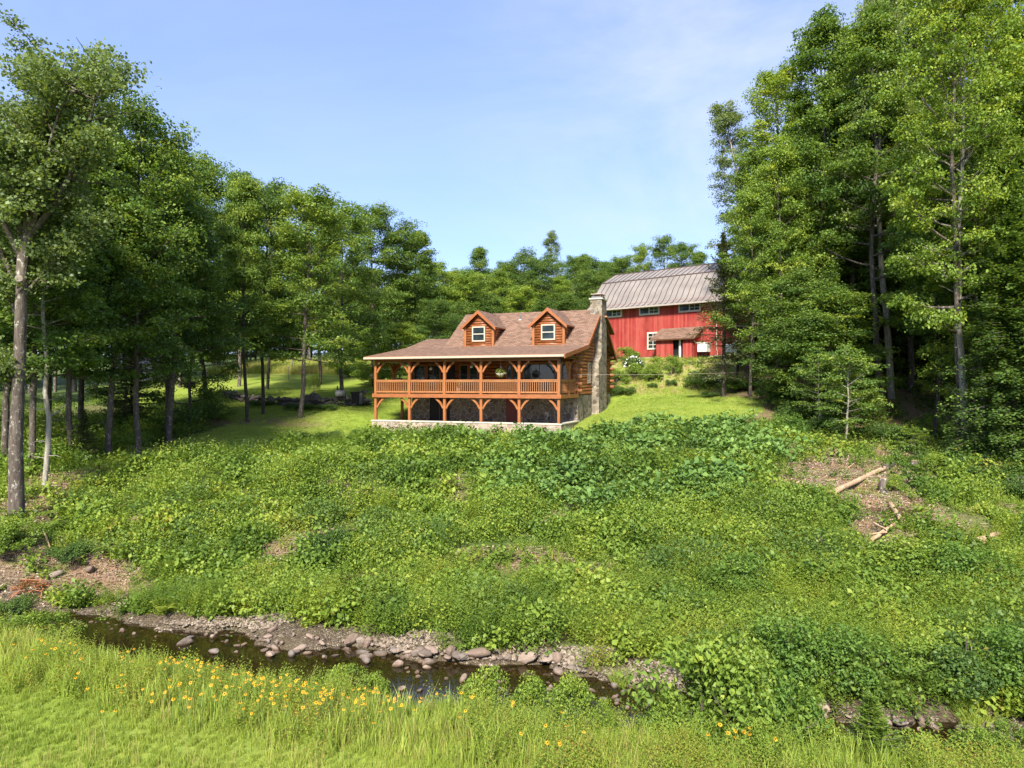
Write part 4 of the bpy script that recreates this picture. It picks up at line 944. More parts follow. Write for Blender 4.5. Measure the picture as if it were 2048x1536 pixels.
# --- the big grey-barked maple on the stream bank, with its forking limbs
def big_maple():
    x, y, z = at(33, 26.0); g = np.random.default_rng(5)
    e = empty('maple_tree', (x, y, z - .1), 0, 'tall grey-barked maple with forking limbs, its trunk lowest on the bank', 'tree')
    m = MB(); r = .33
    T_ = [(0, 0, -.6), (0, 0, .5), (-.03, 0, 3), (.05, .1, 6), (.12, .1, 9.0), (.2, .1, 10.6)]
    m.tube(T_, [.42, .27, .225, .20, .19, .18], 12)
    top = np.array(T_[-1]); C = []; CR = []
    limbs = [((.1, .1, 9.3), .25, .2, 9.0, .16, 1.28), ((.2, .1, 10.5), 1.2, 0, 8.2, .18, 1.35), ((.2, .1, 10.5), 3.4, 0, 7.6, .15, 1.2), ((.15, .1, 10.2), -.2, 0, 7.5, .16, 1.0), ((.1, .1, 8.6), 3.0, 0, 6.0, .12, .85), ((.05, 0, 7.6), 2.6, 0, 3.6, .08, .7), ((.1, .1, 9.8), 4.4, 0, 6.5, .13, 1.05), ((.05, .05, 8.2), .2, 0, 4.5, .09, .75), ((.0, 0, 5.2), 3.3, 0, 2.4, .06, .6), ((.2, .1, 10.4), 5.4, 0, 7.2, .14, 1.15), ((.1, .1, 9.4), 2.0, 0, 6.2, .12, 1.0), ((.15, .1, 9.9), .0, 0, 7.6, .12, .95), ((.15, .1, 10.0), -.5, 0, 7.8, .12, 1.15), ((.2, .1, 10.5), 2.2, 0, 8.6, .15, 1.42), ((.2, .1, 10.5), .6, 0, 8.6, .13, 1.15)]
    for p, az, _, L_, r_, el in limbs:
        L_ *= .82; r_ *= .85
        P = bez(p, (math.cos(az) * math.cos(el), math.sin(az) * math.cos(el), math.sin(el)), L_, 8, g, up=.25, wob=.07)
        m.tube([tuple(q) for q in P], np.linspace(r_, .03, 9), 7, cap=False)
        for k in range(2, 9):
            for j in range(3):
                a2 = g.uniform(0, 6.28); e2 = g.uniform(0, .8); l2 = g.uniform(.9, 2.7) * (L_ / 8)
                S = bez(P[k], (math.cos(a2) * math.cos(e2), math.sin(a2) * math.cos(e2), math.sin(e2)), l2, 4, g, up=.3, wob=.12)
                m.tube([tuple(s) for s in S], np.linspace(r_ * .28, .01, 5), 4, cap=False)
                for q, rr in ((S[4], .55), (S[3], .5), (S[2], .4)):
                    if g.random() < .86: C.append(q + g.normal(size=3) * .1); CR.append(rr * g.uniform(.7, 1.3))
    C = np.array(C); CR = np.array(CR); k = 78; cc = np.repeat(C, k, 0); cr = np.repeat(CR, k)[:, None]; n_ = len(cc)
    pos = cc + g.normal(size=(n_, 3)) * cr * np.array([.55, .55, .3])
    Q = leafquads(pos, .125, g, up=.7, spread=.7, asp=.8)
    link('trunk', m.mesh('big_maple_trunk', M['bark']), e)
    link('crown', quads_mesh('big_maple_crown', Q, np.clip(.4 + np.repeat(g.normal(size=len(C)) * .12, k) + g.normal(size=n_) * .14, 0, 1), M['leaf_grey']), e)
    m = MB(); m.tube([(.28, -.28, 9.0), (.3, -.31, 9.0)], [.12, .12], 12); m.build('pruning_scar', M['oldwood'], e)
big_maple()
G_L = 'trees of the left wood'; G_R = 'trees of the right wood'; G_B = 'trees of the wood behind the house'
# --- left wood, front row (trunk column, depth, top row)
tpx('maple_c', 15, 33, 300, 4.0, 'dark maple with a leaning trunk at the left edge behind the big grey maple', group=G_L, lean=(0, R(-4)))
tpx('maple_b', 60, 31, 230, 3.6, 'maple close behind the big grey maple, its trunk just to the right', group=G_L, trunk='bark')
tpx('thin_a', 86, 29, 330, 2.4, 'thin pale-barked tree on the bank, first slim trunk beside the big maple', group=G_L)
tpx('maple_c', 104, 38, 300, 3.6, 'dark thin-trunked tree behind the first slim pale trunk', group=G_L, trunk='bark_dark')
tpx('maple_a', 145, 34, 290, 3.6, 'mottled-trunk maple at the left end of the bank crest', group=G_L)
tpx('maple_c', 162, 45, 300, 4.4, 'dark-trunked maple standing back between two mottled trunks on the left', group=G_L, trunk='bark_dark')
tpx('maple_b', 214, 35, 262, 3.9, 'maple with a pale band on its trunk where the left lawn meets the bank', group=G_L)
tpx('maple_a', 279, 36, 250, 3.7, 'lichen-spotted maple at the lower corner of the left lawn', group=G_L)
tpx('maple_b', 337, 41, 290, 4.2, 'sturdy double-trunk maple at the edge of the left lawn', group=G_L)
tpx('maple_c', 332, 42.5, 330, 3.4, 'dark second trunk pressed behind the sturdy maple at the left lawn', group=G_L, trunk='bark_dark')
tpx('full_a', 381, 45, 470, 3.2, 'short thin-stemmed maple between the sturdy maple and the stone wall', group=G_L)
tpx('maple_d', 413, 56, 335, 5.0, 'broad dark-trunked maple at the left end of the dry stone wall', group=G_L, trunk='bark_dark', leaf='leaf_maple')
tpx('maple_b', 494, 47.5, 345, 3.0, 'slim maple in front of the dry stone wall, left of its pair', group=G_L, trunk='bark_dark')
tpx('maple_c', 526, 51, 400, 3.2, 'slim dark maple in front of the dry stone wall, right of its pair', group=G_L, trunk='bark_dark')
tpx('maple_a', 599, 49, 400, 4.0, 'maple with a crooked leaning trunk rising from the lawn before the stone wall', group=G_L, lean=(0, R(3)), trunk='bark')
tpx('maple_d', 684, 57, 425, 4.6, 'thick-trunked maple behind the black grill, nearest the log house', group=G_L, leaf='leaf_maple')
tpx('full_a', 250, 53, 560, 3.6, 'dark bushy tree deep in shade between the left trunks', group=G_L)
con_l = tpx('fir', 262, 47, 660, 2.0, 'small dark fir in the shade behind the lichen-spotted maple', cat='fir tree', name='fir_tree', group=G_L)
tpx('fir', 168, 33.6, 815, 1.0, 'young fir seedling on the bank beside the mottled trunk', cat='fir tree', name='fir_tree', group=G_L)
# --- left wood, fill behind the front row
rr_ = random.Random(3)
k = 0
LB = [(30, 66, 330), (110, 76, 330), (-40, 44, 300), (-120, 36, 330), (-190, 40, 300), (190, 68, 330), (250, 74, 350), (310, 80, 360), (360, 72, 380), (440, 92, 440), (500, 96, 430), (560, 98, 470), (620, 96, 480), (-100, 55, 330), (20, 88, 340), (-160, 70, 330), (150, 75, 350), (60, 78, 350), (330, 80, 380), (240, 82, 360)]
toneL = ['mid-green', 'dark green', 'yellow-green', 'deep green']
wh = ['far left, beyond the leaning trunk', 'behind the slim pale trunk', 'off the left edge of the bank', 'beside the left edge, low on the bank', 'at the far left edge', 'behind the lichen-spotted maple', 'behind the small dark fir', 'behind the sturdy maple', 'left of the broad maple', 'beyond the upper lawn, left end of the field', 'beyond the upper lawn, middle of the field', 'beyond the field posts, behind the slim pair', 'beyond the field, behind the crooked maple', 'far back beyond the left edge', 'far back behind the big grey maple', 'farthest back at the left edge', 'far back behind the mottled trunks', 'far back behind the thin dark trunk', 'far back, left of the upper lawn', 'far back behind the lower lawn corner']
for i, (px, Y, yt) in enumerate(LB):
    kd = ['tall_a', 'maple_b', 'tall_c', 'tall_a'][i % 4] if 0 <= px < 400 else ['maple_a', 'maple_c', 'maple_d', 'maple_b'][i % 4]
    tpx(kd, px, Y, yt, 4.2, f'{toneL[i % 4]} maple, {wh[i]}', group=G_L)
tpx('tall_a', 478, 70, 345, 3.4, 'taller airy maple showing above the slim pair at the skyline', group=G_L, leaf='leaf_maple')
tpx('maple_d', 535, 66, 385, 4.2, 'yellow-green maple crown above the slim pair on the left skyline', group=G_L, leaf='leaf_light')
tpx('maple_b', 640, 70, 388, 4.2, 'maple with two peaks at the skyline above the crooked trunk', group=G_L)
tpx('maple_a', 745, 74, 432, 4.0, 'maple behind the thick-trunked maple, lower at the skyline', group=G_L)
tpx('maple_c', 790, 76, 470, 4.2, 'round dark maple just above the porch roof', group=G_B)
tpx('maple_b', 835, 80, 458, 4.4, 'tall maple at the skyline left of the first dormer', group=G_B)
tpx('full_b', 800, 66, 655, 2.5, 'small pale yellow-green tree directly above the left end of the porch roof', group=G_B)
tpx('full_b', 745, 68, 665, 2.2, 'small light apple-like tree left of the porch roof corner', group=G_B)
tpx('full_a', 870, 72, 610, 3.0, 'low dark bushy tree behind the left slope of the roof', group=G_B)
# --- wood behind the house and the barn
BB = [(870, 92, 540, 'full_b'), (905, 96, 545, 'maple_d'), (885, 84, 590, 'full_b'), (940, 84, 560, 'full_b'), (960, 100, 490, 'maple_b'), (1000, 92, 545, 'maple_d'), (1015, 100, 535, 'maple_a'), (1050, 96, 520, 'maple_c'), (1045, 84, 585, 'full_b'), (1080, 90, 530, 'maple_c'), (1103, 99, 462, 'tall_b'), (1120, 88, 560, 'maple_d'), (1150, 96, 525, 'maple_a'), (1168, 102, 505, 'maple_b'), (1185, 92, 555, 'maple_c'), (1215, 98, 520, 'maple_b'), (1245, 106, 525, 'maple_a'), (1280, 104, 497, 'maple_d'), (1325, 104, 492, 'maple_c'), (1365, 102, 500, 'maple_a'), (1400, 100, 500, 'maple_b'),
      (975, 84, 600, 'full_a'), (1130, 80, 600, 'full_a'), (920, 78, 620, 'full_a'), (1180, 84, 610, 'full_a'), (1085, 80, 610, 'full_a')]
wb = ['left of the first dormer peak', 'above the left rake of the tall roof', 'low behind the low roof ridge', 'just behind the first dormer', 'pointed at the skyline over the first dormer', 'bright between the dormers', 'over the vent pipe', 'left of the second dormer, at the skyline', 'low behind the ridge between the dormers', 'just left of the pointed airy tree', 'pointed and airy, tallest over the second dormer', 'bright below the pointed airy tree', 'right of the pointed airy tree', 'second peak right of the pointed airy tree', 'between the chimney and the second dormer', 'directly above the chimney', 'at the left end of the barn ridge', 'over the left part of the barn ridge', 'over the middle of the barn ridge', 'over the right part of the barn ridge', 'behind the spruce at the barn',
      'low and dark behind the first dormer roof', 'low and dark right of the second dormer', 'low and dark left of the first dormer', 'low and dark left of the chimney', 'low and dark between the dormers']
for i, (px, Y, yt, kd) in enumerate(BB):
    tpx(kd, px, Y, yt, (3.3 if kd != 'tall_b' else 2.6), f'tree of the wood behind the house, {wb[i]}', group=G_B, leaf=('leaf_grey' if kd == 'tall_b' else None))
for i, px in enumerate(range(430, 1500, 62)):
    tpx(['maple_a', 'maple_c', 'maple_b', 'maple_d'][i % 4], px + rr_.uniform(-12, 12), 116 + rr_.uniform(-5, 8), 543 + rr_.uniform(-16, 14), 6.0, f'distant maple in the back row, {spot(px)}', group='back row of the wood')
# --- right wood
tpx('spruce', 1447, 52.5, 462, 3.5, 'dark sparse spruce with drooping boughs in front of the barn', cat='spruce tree', name='spruce_tree', group=G_R)
tpx('spruce', 1475, 58, 575, 2.2, 'shorter dark spruce tucked behind the sparse spruce', cat='spruce tree', name='spruce_tree', group=G_R)
tpx('maple_d', 1500, 51.5, 385, 3.2, 'bright maple beside the spruce, its bare lower trunk before the white tank', group=G_R, trunk='bark', leaf='leaf_light')
tpx('maple_a', 1512, 57, 330, 2.8, 'slim maple just behind the bright maple by the tank', group=G_R)
tpx('maple_d', 1553, 52.5, 300, 3.9, 'bright maple with a thin bare trunk at the right end of the lawn', group=G_R, leaf='leaf_light')
tpx('tall_c', 1570, 57, 150, 4.6, 'tall bright maple forming the left shoulder of the right wood', group=G_R)
tpx('tall_b', 1530, 62, 190, 3.6, 'airy poplar leaning out at the left edge of the right wood', group=G_R, lean=(0, R(-9)), leaf='leaf_grey')
tpx('full_a', 1610, 46, 560, 3.8, 'dense dark leafy tree low at the edge of the right wood', group=G_R)
tpx('full_b', 1655, 45, 600, 3.6, 'dense mid-green leafy tree left of the two tall bare trunks', group=G_R, leaf='leaf_maple')
tpx('tall_a', 1655, 54, 30, 4.7, 'tall maple peak highest in the left part of the right wood', group=G_R)
tpx('tall_a', 1757, 49.5, 20, 4.2, 'tall tree with a long bare grey trunk, left one of the tall pair', group=G_R, trunk='bark')
tpx('tall_b', 1783, 50.5, -20, 4.0, 'tall tree with a bent pale trunk, right one of the tall pair', group=G_R, lean=(0, R(1.5)))
tpx('small_a', 1690, 38.5, 720, 1.9, 'small pale-stemmed tree with tiered leaves above the brown slope', group=G_R, leaf='leaf_maple')
tpx('small_a', 1830, 38, 860, .8, 'knee-high sapling above the brown slope', group=G_R)
tpx('small_a', 1640, 42, 720, 1.7, 'small tree with a white stem at the right end of the lawn edge', group=G_R, leaf='leaf_maple')
tpx('thin_a', 1868, 42, 330, 2.6, 'thin straight tree in shade left of the twin trunks', group=G_R, trunk='bark_dark')
tpx('tall_c', 1921, 37, -60, 3.9, 'very tall maple, thicker dark one of the twin trunks', group=G_R, trunk='bark', rz=1.0)
tpx('tall_b', 1934, 36.6, -20, 3.0, 'very tall pale-barked tree, thinner one of the twin trunks', group=G_R, leaf='leaf_light')
tpx('thin_a', 1957, 39, 250, 2.8, 'thin pale-barked tree right of the twin trunks', group=G_R)
tpx('hemlock', 2030, 34, 330, 3.6, 'feathery dark hemlock at the right edge with low drooping boughs', cat='hemlock tree', name='hemlock_tree', group=G_R)
tpx('maple_d', 1950, 40, 430, 3.6, 'yellow-green maple with layered boughs hanging before the twin trunks', group=G_R, leaf='leaf_light')
tpx('maple_d', 2060, 44, 60, 5.0, 'huge light maple filling the upper right corner', group=G_R, leaf='leaf_light')
tpx('tall_c', 1990, 46, -40, 4.8, 'tall light maple beside the huge one in the upper right', group=G_R)
tpx('hemlock', 1985, 47, 420, 3.8, 'dark hemlock standing back in shade right of the twin trunks', cat='hemlock tree', name='hemlock_tree', group=G_R)
tpx('hemlock', 1840, 58, 380, 4.0, 'dark hemlock deep in the wood behind the thin straight tree', cat='hemlock tree', name='hemlock_tree', group=G_R)
tpx('hemlock', 1700, 60, 360, 4.0, 'dark hemlock deep in the wood left of the tall pair', cat='hemlock tree', name='hemlock_tree', group=G_R)
RB = [(1600, 66, 210), (1670, 64, 130), (1730, 66, 60), (1800, 64, 40), (1860, 60, 60), (1900, 56, 20), (1690, 54, 250), (1820, 52, 200), (1880, 50, 250), (1600, 78, 330), (1700, 80, 300), (1790, 78, 280), (1900, 74, 200), (1980, 62, 100), (2060, 60, 80), (2140, 46, 60), (2150, 60, 60), (2240, 52, 60), (2120, 36, 100), (2220, 38, 150), (1560, 72, 350), (1640, 90, 430), (1760, 92, 430), (1880, 90, 420)]
wr = ['behind the left shoulder', 'second row below the highest peak', 'behind the tall pair, at the skyline', 'right of the tall pair, at the skyline', 'behind the thin straight tree', 'behind the twin trunks, at the skyline', 'between the dense leafy tree and the tall pair', 'close right of the tall pair', 'lower one left of the twin trunks', 'far back left part', 'far back below the highest peak', 'far back behind the tall pair', 'far back behind the twin trunks', 'second row right of the twin trunks', 'second row at the right edge', 'at the right edge, behind the feathery hemlock', 'far right, second row', 'off the right edge', 'off the right edge beside the hemlock', 'off the right edge, low on the slope', 'far back behind the airy poplar', 'farthest row, left', 'farthest row, middle', 'farthest row, right']
for i, (px, Y, yt) in enumerate(RB):
    kd = ['tall_a', 'maple_b', 'tall_c', 'maple_a', 'tall_b', 'maple_c'][i % 6]
    tpx(kd, px, Y, yt, 5.0, f'right-wood tree, {wr[i]}', group=G_R)

# the low leafy storey that closes the woods
n_ = 0
for px in range(1585, 2330, 52):
    for Y, s in ((58, 0), (72, 26), (88, 10)):
        n_ += 1; tpx(['full_a', 'full_b', 'maple_c'][n_ % 3], px + s + rr_.uniform(-14, 14), Y + rr_.uniform(-4, 5), rr_.uniform(520, 600), 4.2, f'shaded low tree of the right wood, {spot2(px, Y)}', group='understorey of the right wood', leaf='leaf_dark')
for px in range(-330, 60, 60):
    for Y, s in ((84, 28),):
        n_ += 1; tpx(['full_a', 'maple_c', 'full_b'][n_ % 3], px + s + rr_.uniform(-14, 14), Y + rr_.uniform(-4, 5), rr_.uniform(540, 610), 4.2, f'shaded low tree of the left wood, {spot3(px)}', group='understorey of the left wood', leaf='leaf_maple')
for px in range(400, 1560, 38):
    n_ += 1; tpx(['full_a', 'full_b'][n_ % 2], px + rr_.uniform(-12, 12), 104 + rr_.uniform(-5, 6), rr_.uniform(570, 610), 4.8, f'low leafy tree behind the field, {spot(px)}', group='understorey behind the field')
# ------------------------------------------------------------------ ground cover
def arr_herb(g, h=.5, stems=5, per=7, leaf=.07, spread=.3, asp=.7):
    C = []; S = []
    for s in range(stems):
        a = g.uniform(0, 6.28); r = spread * g.uniform(.1, 1); hh = h * g.uniform(.6, 1.1)
        for k in range(per):
            t = (k + 1) / per; C.append((math.cos(a) * r * t + g.normal() * leaf * .8, math.sin(a) * r * t + g.normal() * leaf * .8, hh * t ** .8 + g.normal() * .02)); S.append(leaf * g.uniform(.7, 1.25) * (1.15 - .4 * t))
    return leafquads(np.array(C), np.array(S), g, up=.75, spread=.85, asp=asp)
def arr_bigleaf(g, h=.7, n=9, leaf=.26):
    C = []; 
    for s in range(n):
        a = g.uniform(0, 6.28); r = .4 * math.sqrt(g.random()); C.append((math.cos(a) * r, math.sin(a) * r, h * g.uniform(.35, 1.1)))
    return leafquads(np.array(C), leaf, g, up=1.0, spread=.7, asp=.7)
def arr_spike(g, h=.8, stems=4, leaf=.08):
    """upright leafy stems (goldenrod)"""
    C = []; T_ = []
    out = []
    for s in range(stems):
        x, y = g.normal(size=2) * .13; lx, ly = g.normal(size=2) * .10; hh = h * g.uniform(.7, 1.15)
        n = 16
        for k in range(n):
            t = .15 + .85 * k / n; a = k * 2.4; z = hh * t; l = leaf * (1.25 - .7 * t); d = np.array([math.cos(a), math.sin(a), .55]); p = np.array([x + lx * t, y + ly * t, z])
            w = np.array([-math.sin(a), math.cos(a), 0]) * l * .16
            out.append([p, p + d * l * .5 + w, p + d * l + np.array([0, 0, -.2 * l]), p + d * l * .5 - w])
    return np.array(out)
def arr_fern(g, n=6, L_=.5):
    out = []
    for f in range(n):
        a = f * 6.283 / n + g.normal() * .3; l = L_ * g.uniform(.7, 1.1)
        for t in np.linspace(.12, 1, 14):
            p = np.array([math.cos(a) * l * t, math.sin(a) * l * t, .28 * math.sin(t * 2.5) * l / .5 + .05]); s = np.array([-math.sin(a), math.cos(a), 0])
            w = .16 * l / .5 * math.sin(math.pi * (t * .85 + .12)); d = np.array([math.cos(a), math.sin(a), 0]) * .03
            for q in (-1, 1): out.append([p, p + s * q * w * .5 + d, p + s * q * w + np.array([0, 0, -.02]), p + s * q * w * .5 - d])
    return np.array(out)
def arr_grass(g, n=26, h=.3, r=.12, w=.006, bend=.5):
    out = []
    for k in range(n):
        a = g.uniform(0, 6.28); q = r * math.sqrt(g.random()); p = np.array([math.cos(a) * q, math.sin(a) * q, 0]); b = g.uniform(0, 6.28); hh = h * g.uniform(.5, 1.15); l = bend * hh * g.uniform(.2, 1)
        c = g.uniform(0, 3.14); s = np.array([math.cos(c), math.sin(c), 0]) * w; m_ = p + np.array([math.cos(b) * l * .35, math.sin(b) * l * .35, hh * .62]); e = p + np.array([math.cos(b) * l, math.sin(b) * l, hh])
        out.append([p - s, p + s, m_ + s * .8, m_ - s * .8]); out.append([m_ - s * .8, m_ + s * .8, e + s * .1, e - s * .1])
    return np.array(out)
def scatter(P, T_, g, smin=.7, smax=1.3, tint=None, tv=.12, sink=.03, scale=None):
    """templates T_ stamped at the points P -> quads, tints"""
    if len(P) == 0: return np.zeros((0, 4, 3)), np.zeros(0)
    which = g.integers(0, len(T_), len(P)); out = []; tt = []
    base = tint if tint is not None else np.full(len(P), .45)
    sc_all = g.uniform(smin, smax, len(P)) * (1 if scale is None else scale)
    for k, t in enumerate(T_):
        i = np.nonzero(which == k)[0]
        if len(i) == 0: continue
        a = g.uniform(0, 6.283, len(i)); s = sc_all[i]; c, sn = np.cos(a) * s, np.sin(a) * s
        X = t[None, :, :, 0] * c[:, None, None] - t[None, :, :, 1] * sn[:, None, None] + P[i, 0][:, None, None]
        Y = t[None, :, :, 0] * sn[:, None, None] + t[None, :, :, 1] * c[:, None, None] + P[i, 1][:, None, None]
        Z = t[None, :, :, 2] * s[:, None, None] + P[i, 2][:, None, None] - sink
        out.append(np.stack([X, Y, Z], -1).reshape(-1, 4, 3)); n = len(t)
        tt.append((base[i][:, None] + g.normal(size=(len(i), n)) * tv).ravel())
    return np.concatenate(out), np.clip(np.concatenate(tt), 0, 1)
def points(n, x0, x1, y0, y1, g, keep):
    x = g.uniform(x0, x1, n); y = g.uniform(y0, y1, n)
    m = np.abs(x) < (y * .79 + 3.5); x = x[m]; y = y[m]          # nothing far outside the view
    k = keep(x, y); m = g.random(len(x)) < k; x = x[m]; y = y[m]; return np.c_[x, y, terr(x, y)]
GG = np.random.default_rng(99)
def hclear(x, y):
    lx = (x - HO[0]) * HU[0] + (y - HO[1]) * HU[1]; ly = (x - HO[0]) * HV[0] + (y - HO[1]) * HV[1]
    return ~((lx > -.5) & (lx < 14.2) & (ly > -.45) & (ly < 14))
def bank(x, y):
    d, hw, side = sdist(x, y); e = d - hw + (vnoise(x * 1.1, y * 1.1, 4) - .5) * 1.0 + .3 * sstep(4.2, 5.6, x)
    a = (side > 0) * sstep(.05, .7, e) * (1 - inlawn(x, y)) * hclear(x, y)
    # the gravel bars stay bare
    for bx, by, rx, ry in BARS: a = a * (np.hypot((x - bx) / rx, (y - by) / ry) > 1 + .35 * (vnoise(x * 2, y * 2, 8) - .5))
    return a * (1 - .97 * litter(x, y)) * (1 - .85 * dryslope(x, y))
BARS = [(-8.3, 20.0, 2.4, .4), (-3.4, 18.35, 1.7, .45), (.6, 17.5, 2.2, .45), (3.5, 16.4, 1.0, .5)]
def flood(x, y):     # the pale, rank growth of the floodplain
    return sstep(24.5, 21.5, y + .28 * x + (fbm(x * .3, y * .3, 61) - .5) * 3) if False else 1 - sstep(21.2, 24.2, y + .22 * np.clip(x, -10, 20) * .0 + (fbm(x * .3, y * .3, 61) - .5) * 3 - .22 * np.clip(x, 0, 12))
def nearlawn(x, y): return np.maximum(np.maximum(inlawn(x, y + 2.4), inlawn(x, y + 1.2)), inlawn(x, y + .5))
def lowc(P): return 1 - .52 * nearlawn(P[:, 0], P[:, 1])
def bigzone(x, y):   # broad-leaved thicket below the right lawn
    cx = (x / y) * F + 1024
    return sstep(930, 1040, cx) * (1 - sstep(1560, 1630, cx)) * sstep(26.5, 29.5, y) * (1 - sstep(40, 43, y)) * sstep(.40, .52, fbm(x * .45, y * .45, 71) + .04)
def tintf(x, y, s=0): return .44 + (fbm(x * .4, y * .4, 80 + s) - .5) * 1.15 + (fbm(x * 1.7, y * 1.7, 90 + s) - .5) * .7
herbs = [arr_herb(GG, .42, 6, 7, .095, .3) for _ in range(6)]
herbs_s = [arr_herb(GG, .22, 5, 4, .065, .26) for _ in range(4)]
bigs = [arr_bigleaf(GG, .65, 15, .15) for _ in range(5)]
spikes = [arr_spike(GG, .85, 5, .11) for _ in range(5)]
ferns = [arr_fern(GG) for _ in range(3)]
tufts = [arr_grass(GG, 26, .3, .12, .007) for _ in range(5)]
longg = [arr_grass(GG, 20, .55, .14, .008, .4) for _ in range(5)]
def emit(name, parts, mat, label, cat):
    Q = np.concatenate([p[0] for p in parts]); t = np.concatenate([p[1] for p in parts])
    print(name, len(Q)); o = link(name, quads_mesh(name, Q, t, mat)); tag(o, label, cat, kind='stuff'); return o
def mound(x, y): return sstep(.40, .66, fbm(x * .75, y * .75, 44))
PA = []
P = points(70000, -34, 34, 13.6, 30, GG, lambda x, y: .75 * bank(x, y) * sstep(.22, .48, vnoise(x * 1.5, y * 1.5, 77))); PA.append(scatter(P, herbs, GG, .6, 1.25, tintf(P[:, 0], P[:, 1]), scale=.5 + 1.25 * mound(P[:, 0], P[:, 1])))
P = points(60000, -42, 46, 30, 48, GG, lambda x, y: .50 * bank(x, y) * (.25 + sstep(.22, .45, vnoise(x * 1.1, y * 1.1, 78))) * (1 - .8 * (y > 44))); PA.append(scatter(P, herbs, GG, .8, 1.6, tintf(P[:, 0], P[:, 1]) - .08, scale=(.6 + 1.1 * mound(P[:, 0], P[:, 1])) * lowc(P)))
P = points(34000, -30, 30, 13.6, 34, GG, lambda x, y: .35 * np.clip(bank(x, y) + .25 * litter(x, y), 0, 1)); PA.append(scatter(P, herbs_s, GG, .7, 1.4, tintf(P[:, 0], P[:, 1], 3)))
# woodland floor
P = points(26000, -50, 60, 34, 66, GG, lambda x, y: .35 * (1 - inlawn(x, y)) * hclear(x, y) * (np.abs(x) > 11) * (.25 + sstep(.45, .6, fbm(x * .3, y * .3, 12)))); PA.append(scatter(P, herbs, GG, .8, 1.7, tintf(P[:, 0], P[:, 1]) - .15))
# climbing mounds of shrubs swallowed in the cover: heaps of leaves of their own height
HB = []
hp = points(1350, -24, 26, 14.4, 38, GG, lambda x, y: .8 * bank(x, y) * (nearlawn(x, y) < .5) * (bank(x, y) > .8) * sstep(.40, .55, fbm(x * .22 + 5, y * .22, 46) + .10 * (x > 4)))
HC = {'herb': ([], []), 'dark': ([], []), 'light': ([], [])}
for x, y, z in hp:
    r_ = GG.uniform(.45, 1.35); h_ = r_ * GG.uniform(.75, 1.1); n = int(520 * r_ * r_ + 80); u = GG.normal(size=(n, 3)); u[:, 2] = np.abs(u[:, 2]); u /= np.linalg.norm(u, axis=1)[:, None]
    q = u * (GG.uniform(.72, 1.05, n) * (1 + .18 * np.sin(u[:, 0] * 7 + x) * np.cos(u[:, 1] * 6 + y)))[:, None] * np.array([r_, r_, h_]); w_ = fbm(np.array([x * .3]), np.array([y * .3]), 88)[0] + GG.normal() * .07
    C, tt = HC['dark' if w_ < .43 else 'light' if w_ > .56 else 'herb']; C.append(q + np.array([x, y, z])); tt.append(np.full(n, .42 + GG.normal() * .14) + GG.normal(size=n) * .16 + .10 * u[:, 2])
def hq(k, s): C = np.concatenate(HC[k][0]); t = np.concatenate(HC[k][1]); return leafquads(C, s, GG, up=.7, spread=.8, asp=.72), np.clip(t, 0, 1)
print('heaps', {k: len(v[0]) for k, v in HC.items()}); PA.append(hq('herb', .085))
emit('bramble', [hq('dark', .10)], M['leaf_dark'], 'dark green brambles in mounds among the paler growth on the bank', 'brambles')
P = points(9000, -26, 26, 17, 34, GG, lambda x, y: .5 * bank(x, y) * sstep(.52, .62, fbm(x * .35 + 2, y * .35, 29)))
emit('pale_scrub', [hq('light', .075), scatter(P, spikes, GG, .7, 1.2, tintf(P[:, 0], P[:, 1], 2) + .1)], M['leaf_light'], 'pale yellow-green scrub in mounds on the bank and floodplain', 'scrub')
emit('undergrowth', PA, M['herb'], 'thick green leafy undergrowth covering the bank between the stream and the lawn', 'undergrowth')
P = points(30000, -5, 22, 26, 44, GG, lambda x, y: .42 * bigzone(x, y) * bank(x, y)); A = scatter(P, bigs, GG, .7, 1.3, .5 + (fbm(P[:, 0] * .8, P[:, 1] * .8, 14) - .5) * .9, tv=.13, scale=(.75 + .8 * mound(P[:, 0] * 1.6, P[:, 1] * 1.6)) * lowc(P))
P = points(3500, -20, 24, 21, 40, GG, lambda x, y: .22 * bank(x, y)); B = scatter(P, bigs, GG, .4, .8, tintf(P[:, 0], P[:, 1], 5))
emit('broadleaf_thicket', [A, B], M['herb_big'], 'thicket of broad pale leaves below the right-hand lawn', 'undergrowth')
P = points(36000, -30, 26, 13.6, 27, GG, lambda x, y: .50 * flood(x, y) * bank(x, y)); A = scatter(P, spikes, GG, .55, 1.2, tintf(P[:, 0], P[:, 1], 7) + .14)
P = points(6000, -20, 20, 24, 43, GG, lambda x, y: .22 * bank(x, y) * sstep(.5, .62, fbm(x * .3, y * .3, 66))); B = scatter(P, spikes, GG, .6, 1.1, tintf(P[:, 0], P[:, 1], 7))
# tall weeds along the foot of the patio wall and the left lawn edge
def crest(x, y): cx = (x / y) * F + 1024; yc = np.interp(cx, [100, 250, 430, 600, 745, 1123, 1200, 1340, 1500], [32.6, 34.0, 36.8, 40.0, 42.8, 41.4, 42.0, 42.0, 42.4]); return (y < yc + .4) & (y > yc - 4)
P = points(16000, -24, 16, 31, 46, GG, lambda x, y: .5 * bank(x, y) * crest(x, y)); C_ = scatter(P, spikes, GG, .7, 1.15, tintf(P[:, 0], P[:, 1], 7) - .1, scale=lowc(P))
emit('tall_weeds', [A, B, C_], M['herb'], 'upright leafy weeds crowding the floodplain and the foot of the patio wall', 'weeds')
P = points(5200, -26, 26, 20, 42, GG, lambda x, y: .3 * np.clip(bank(x, y) + .2 * litter(x, y), 0, 1) * sstep(.45, .6, fbm(x * .4 + 9, y * .4, 67)))
emit('bank_ferns', [scatter(P, ferns, GG, .6, 1.3, tintf(P[:, 0], P[:, 1], 9) + .15)], M['herb'], 'ferns scattered through the growth on the bank', 'ferns')
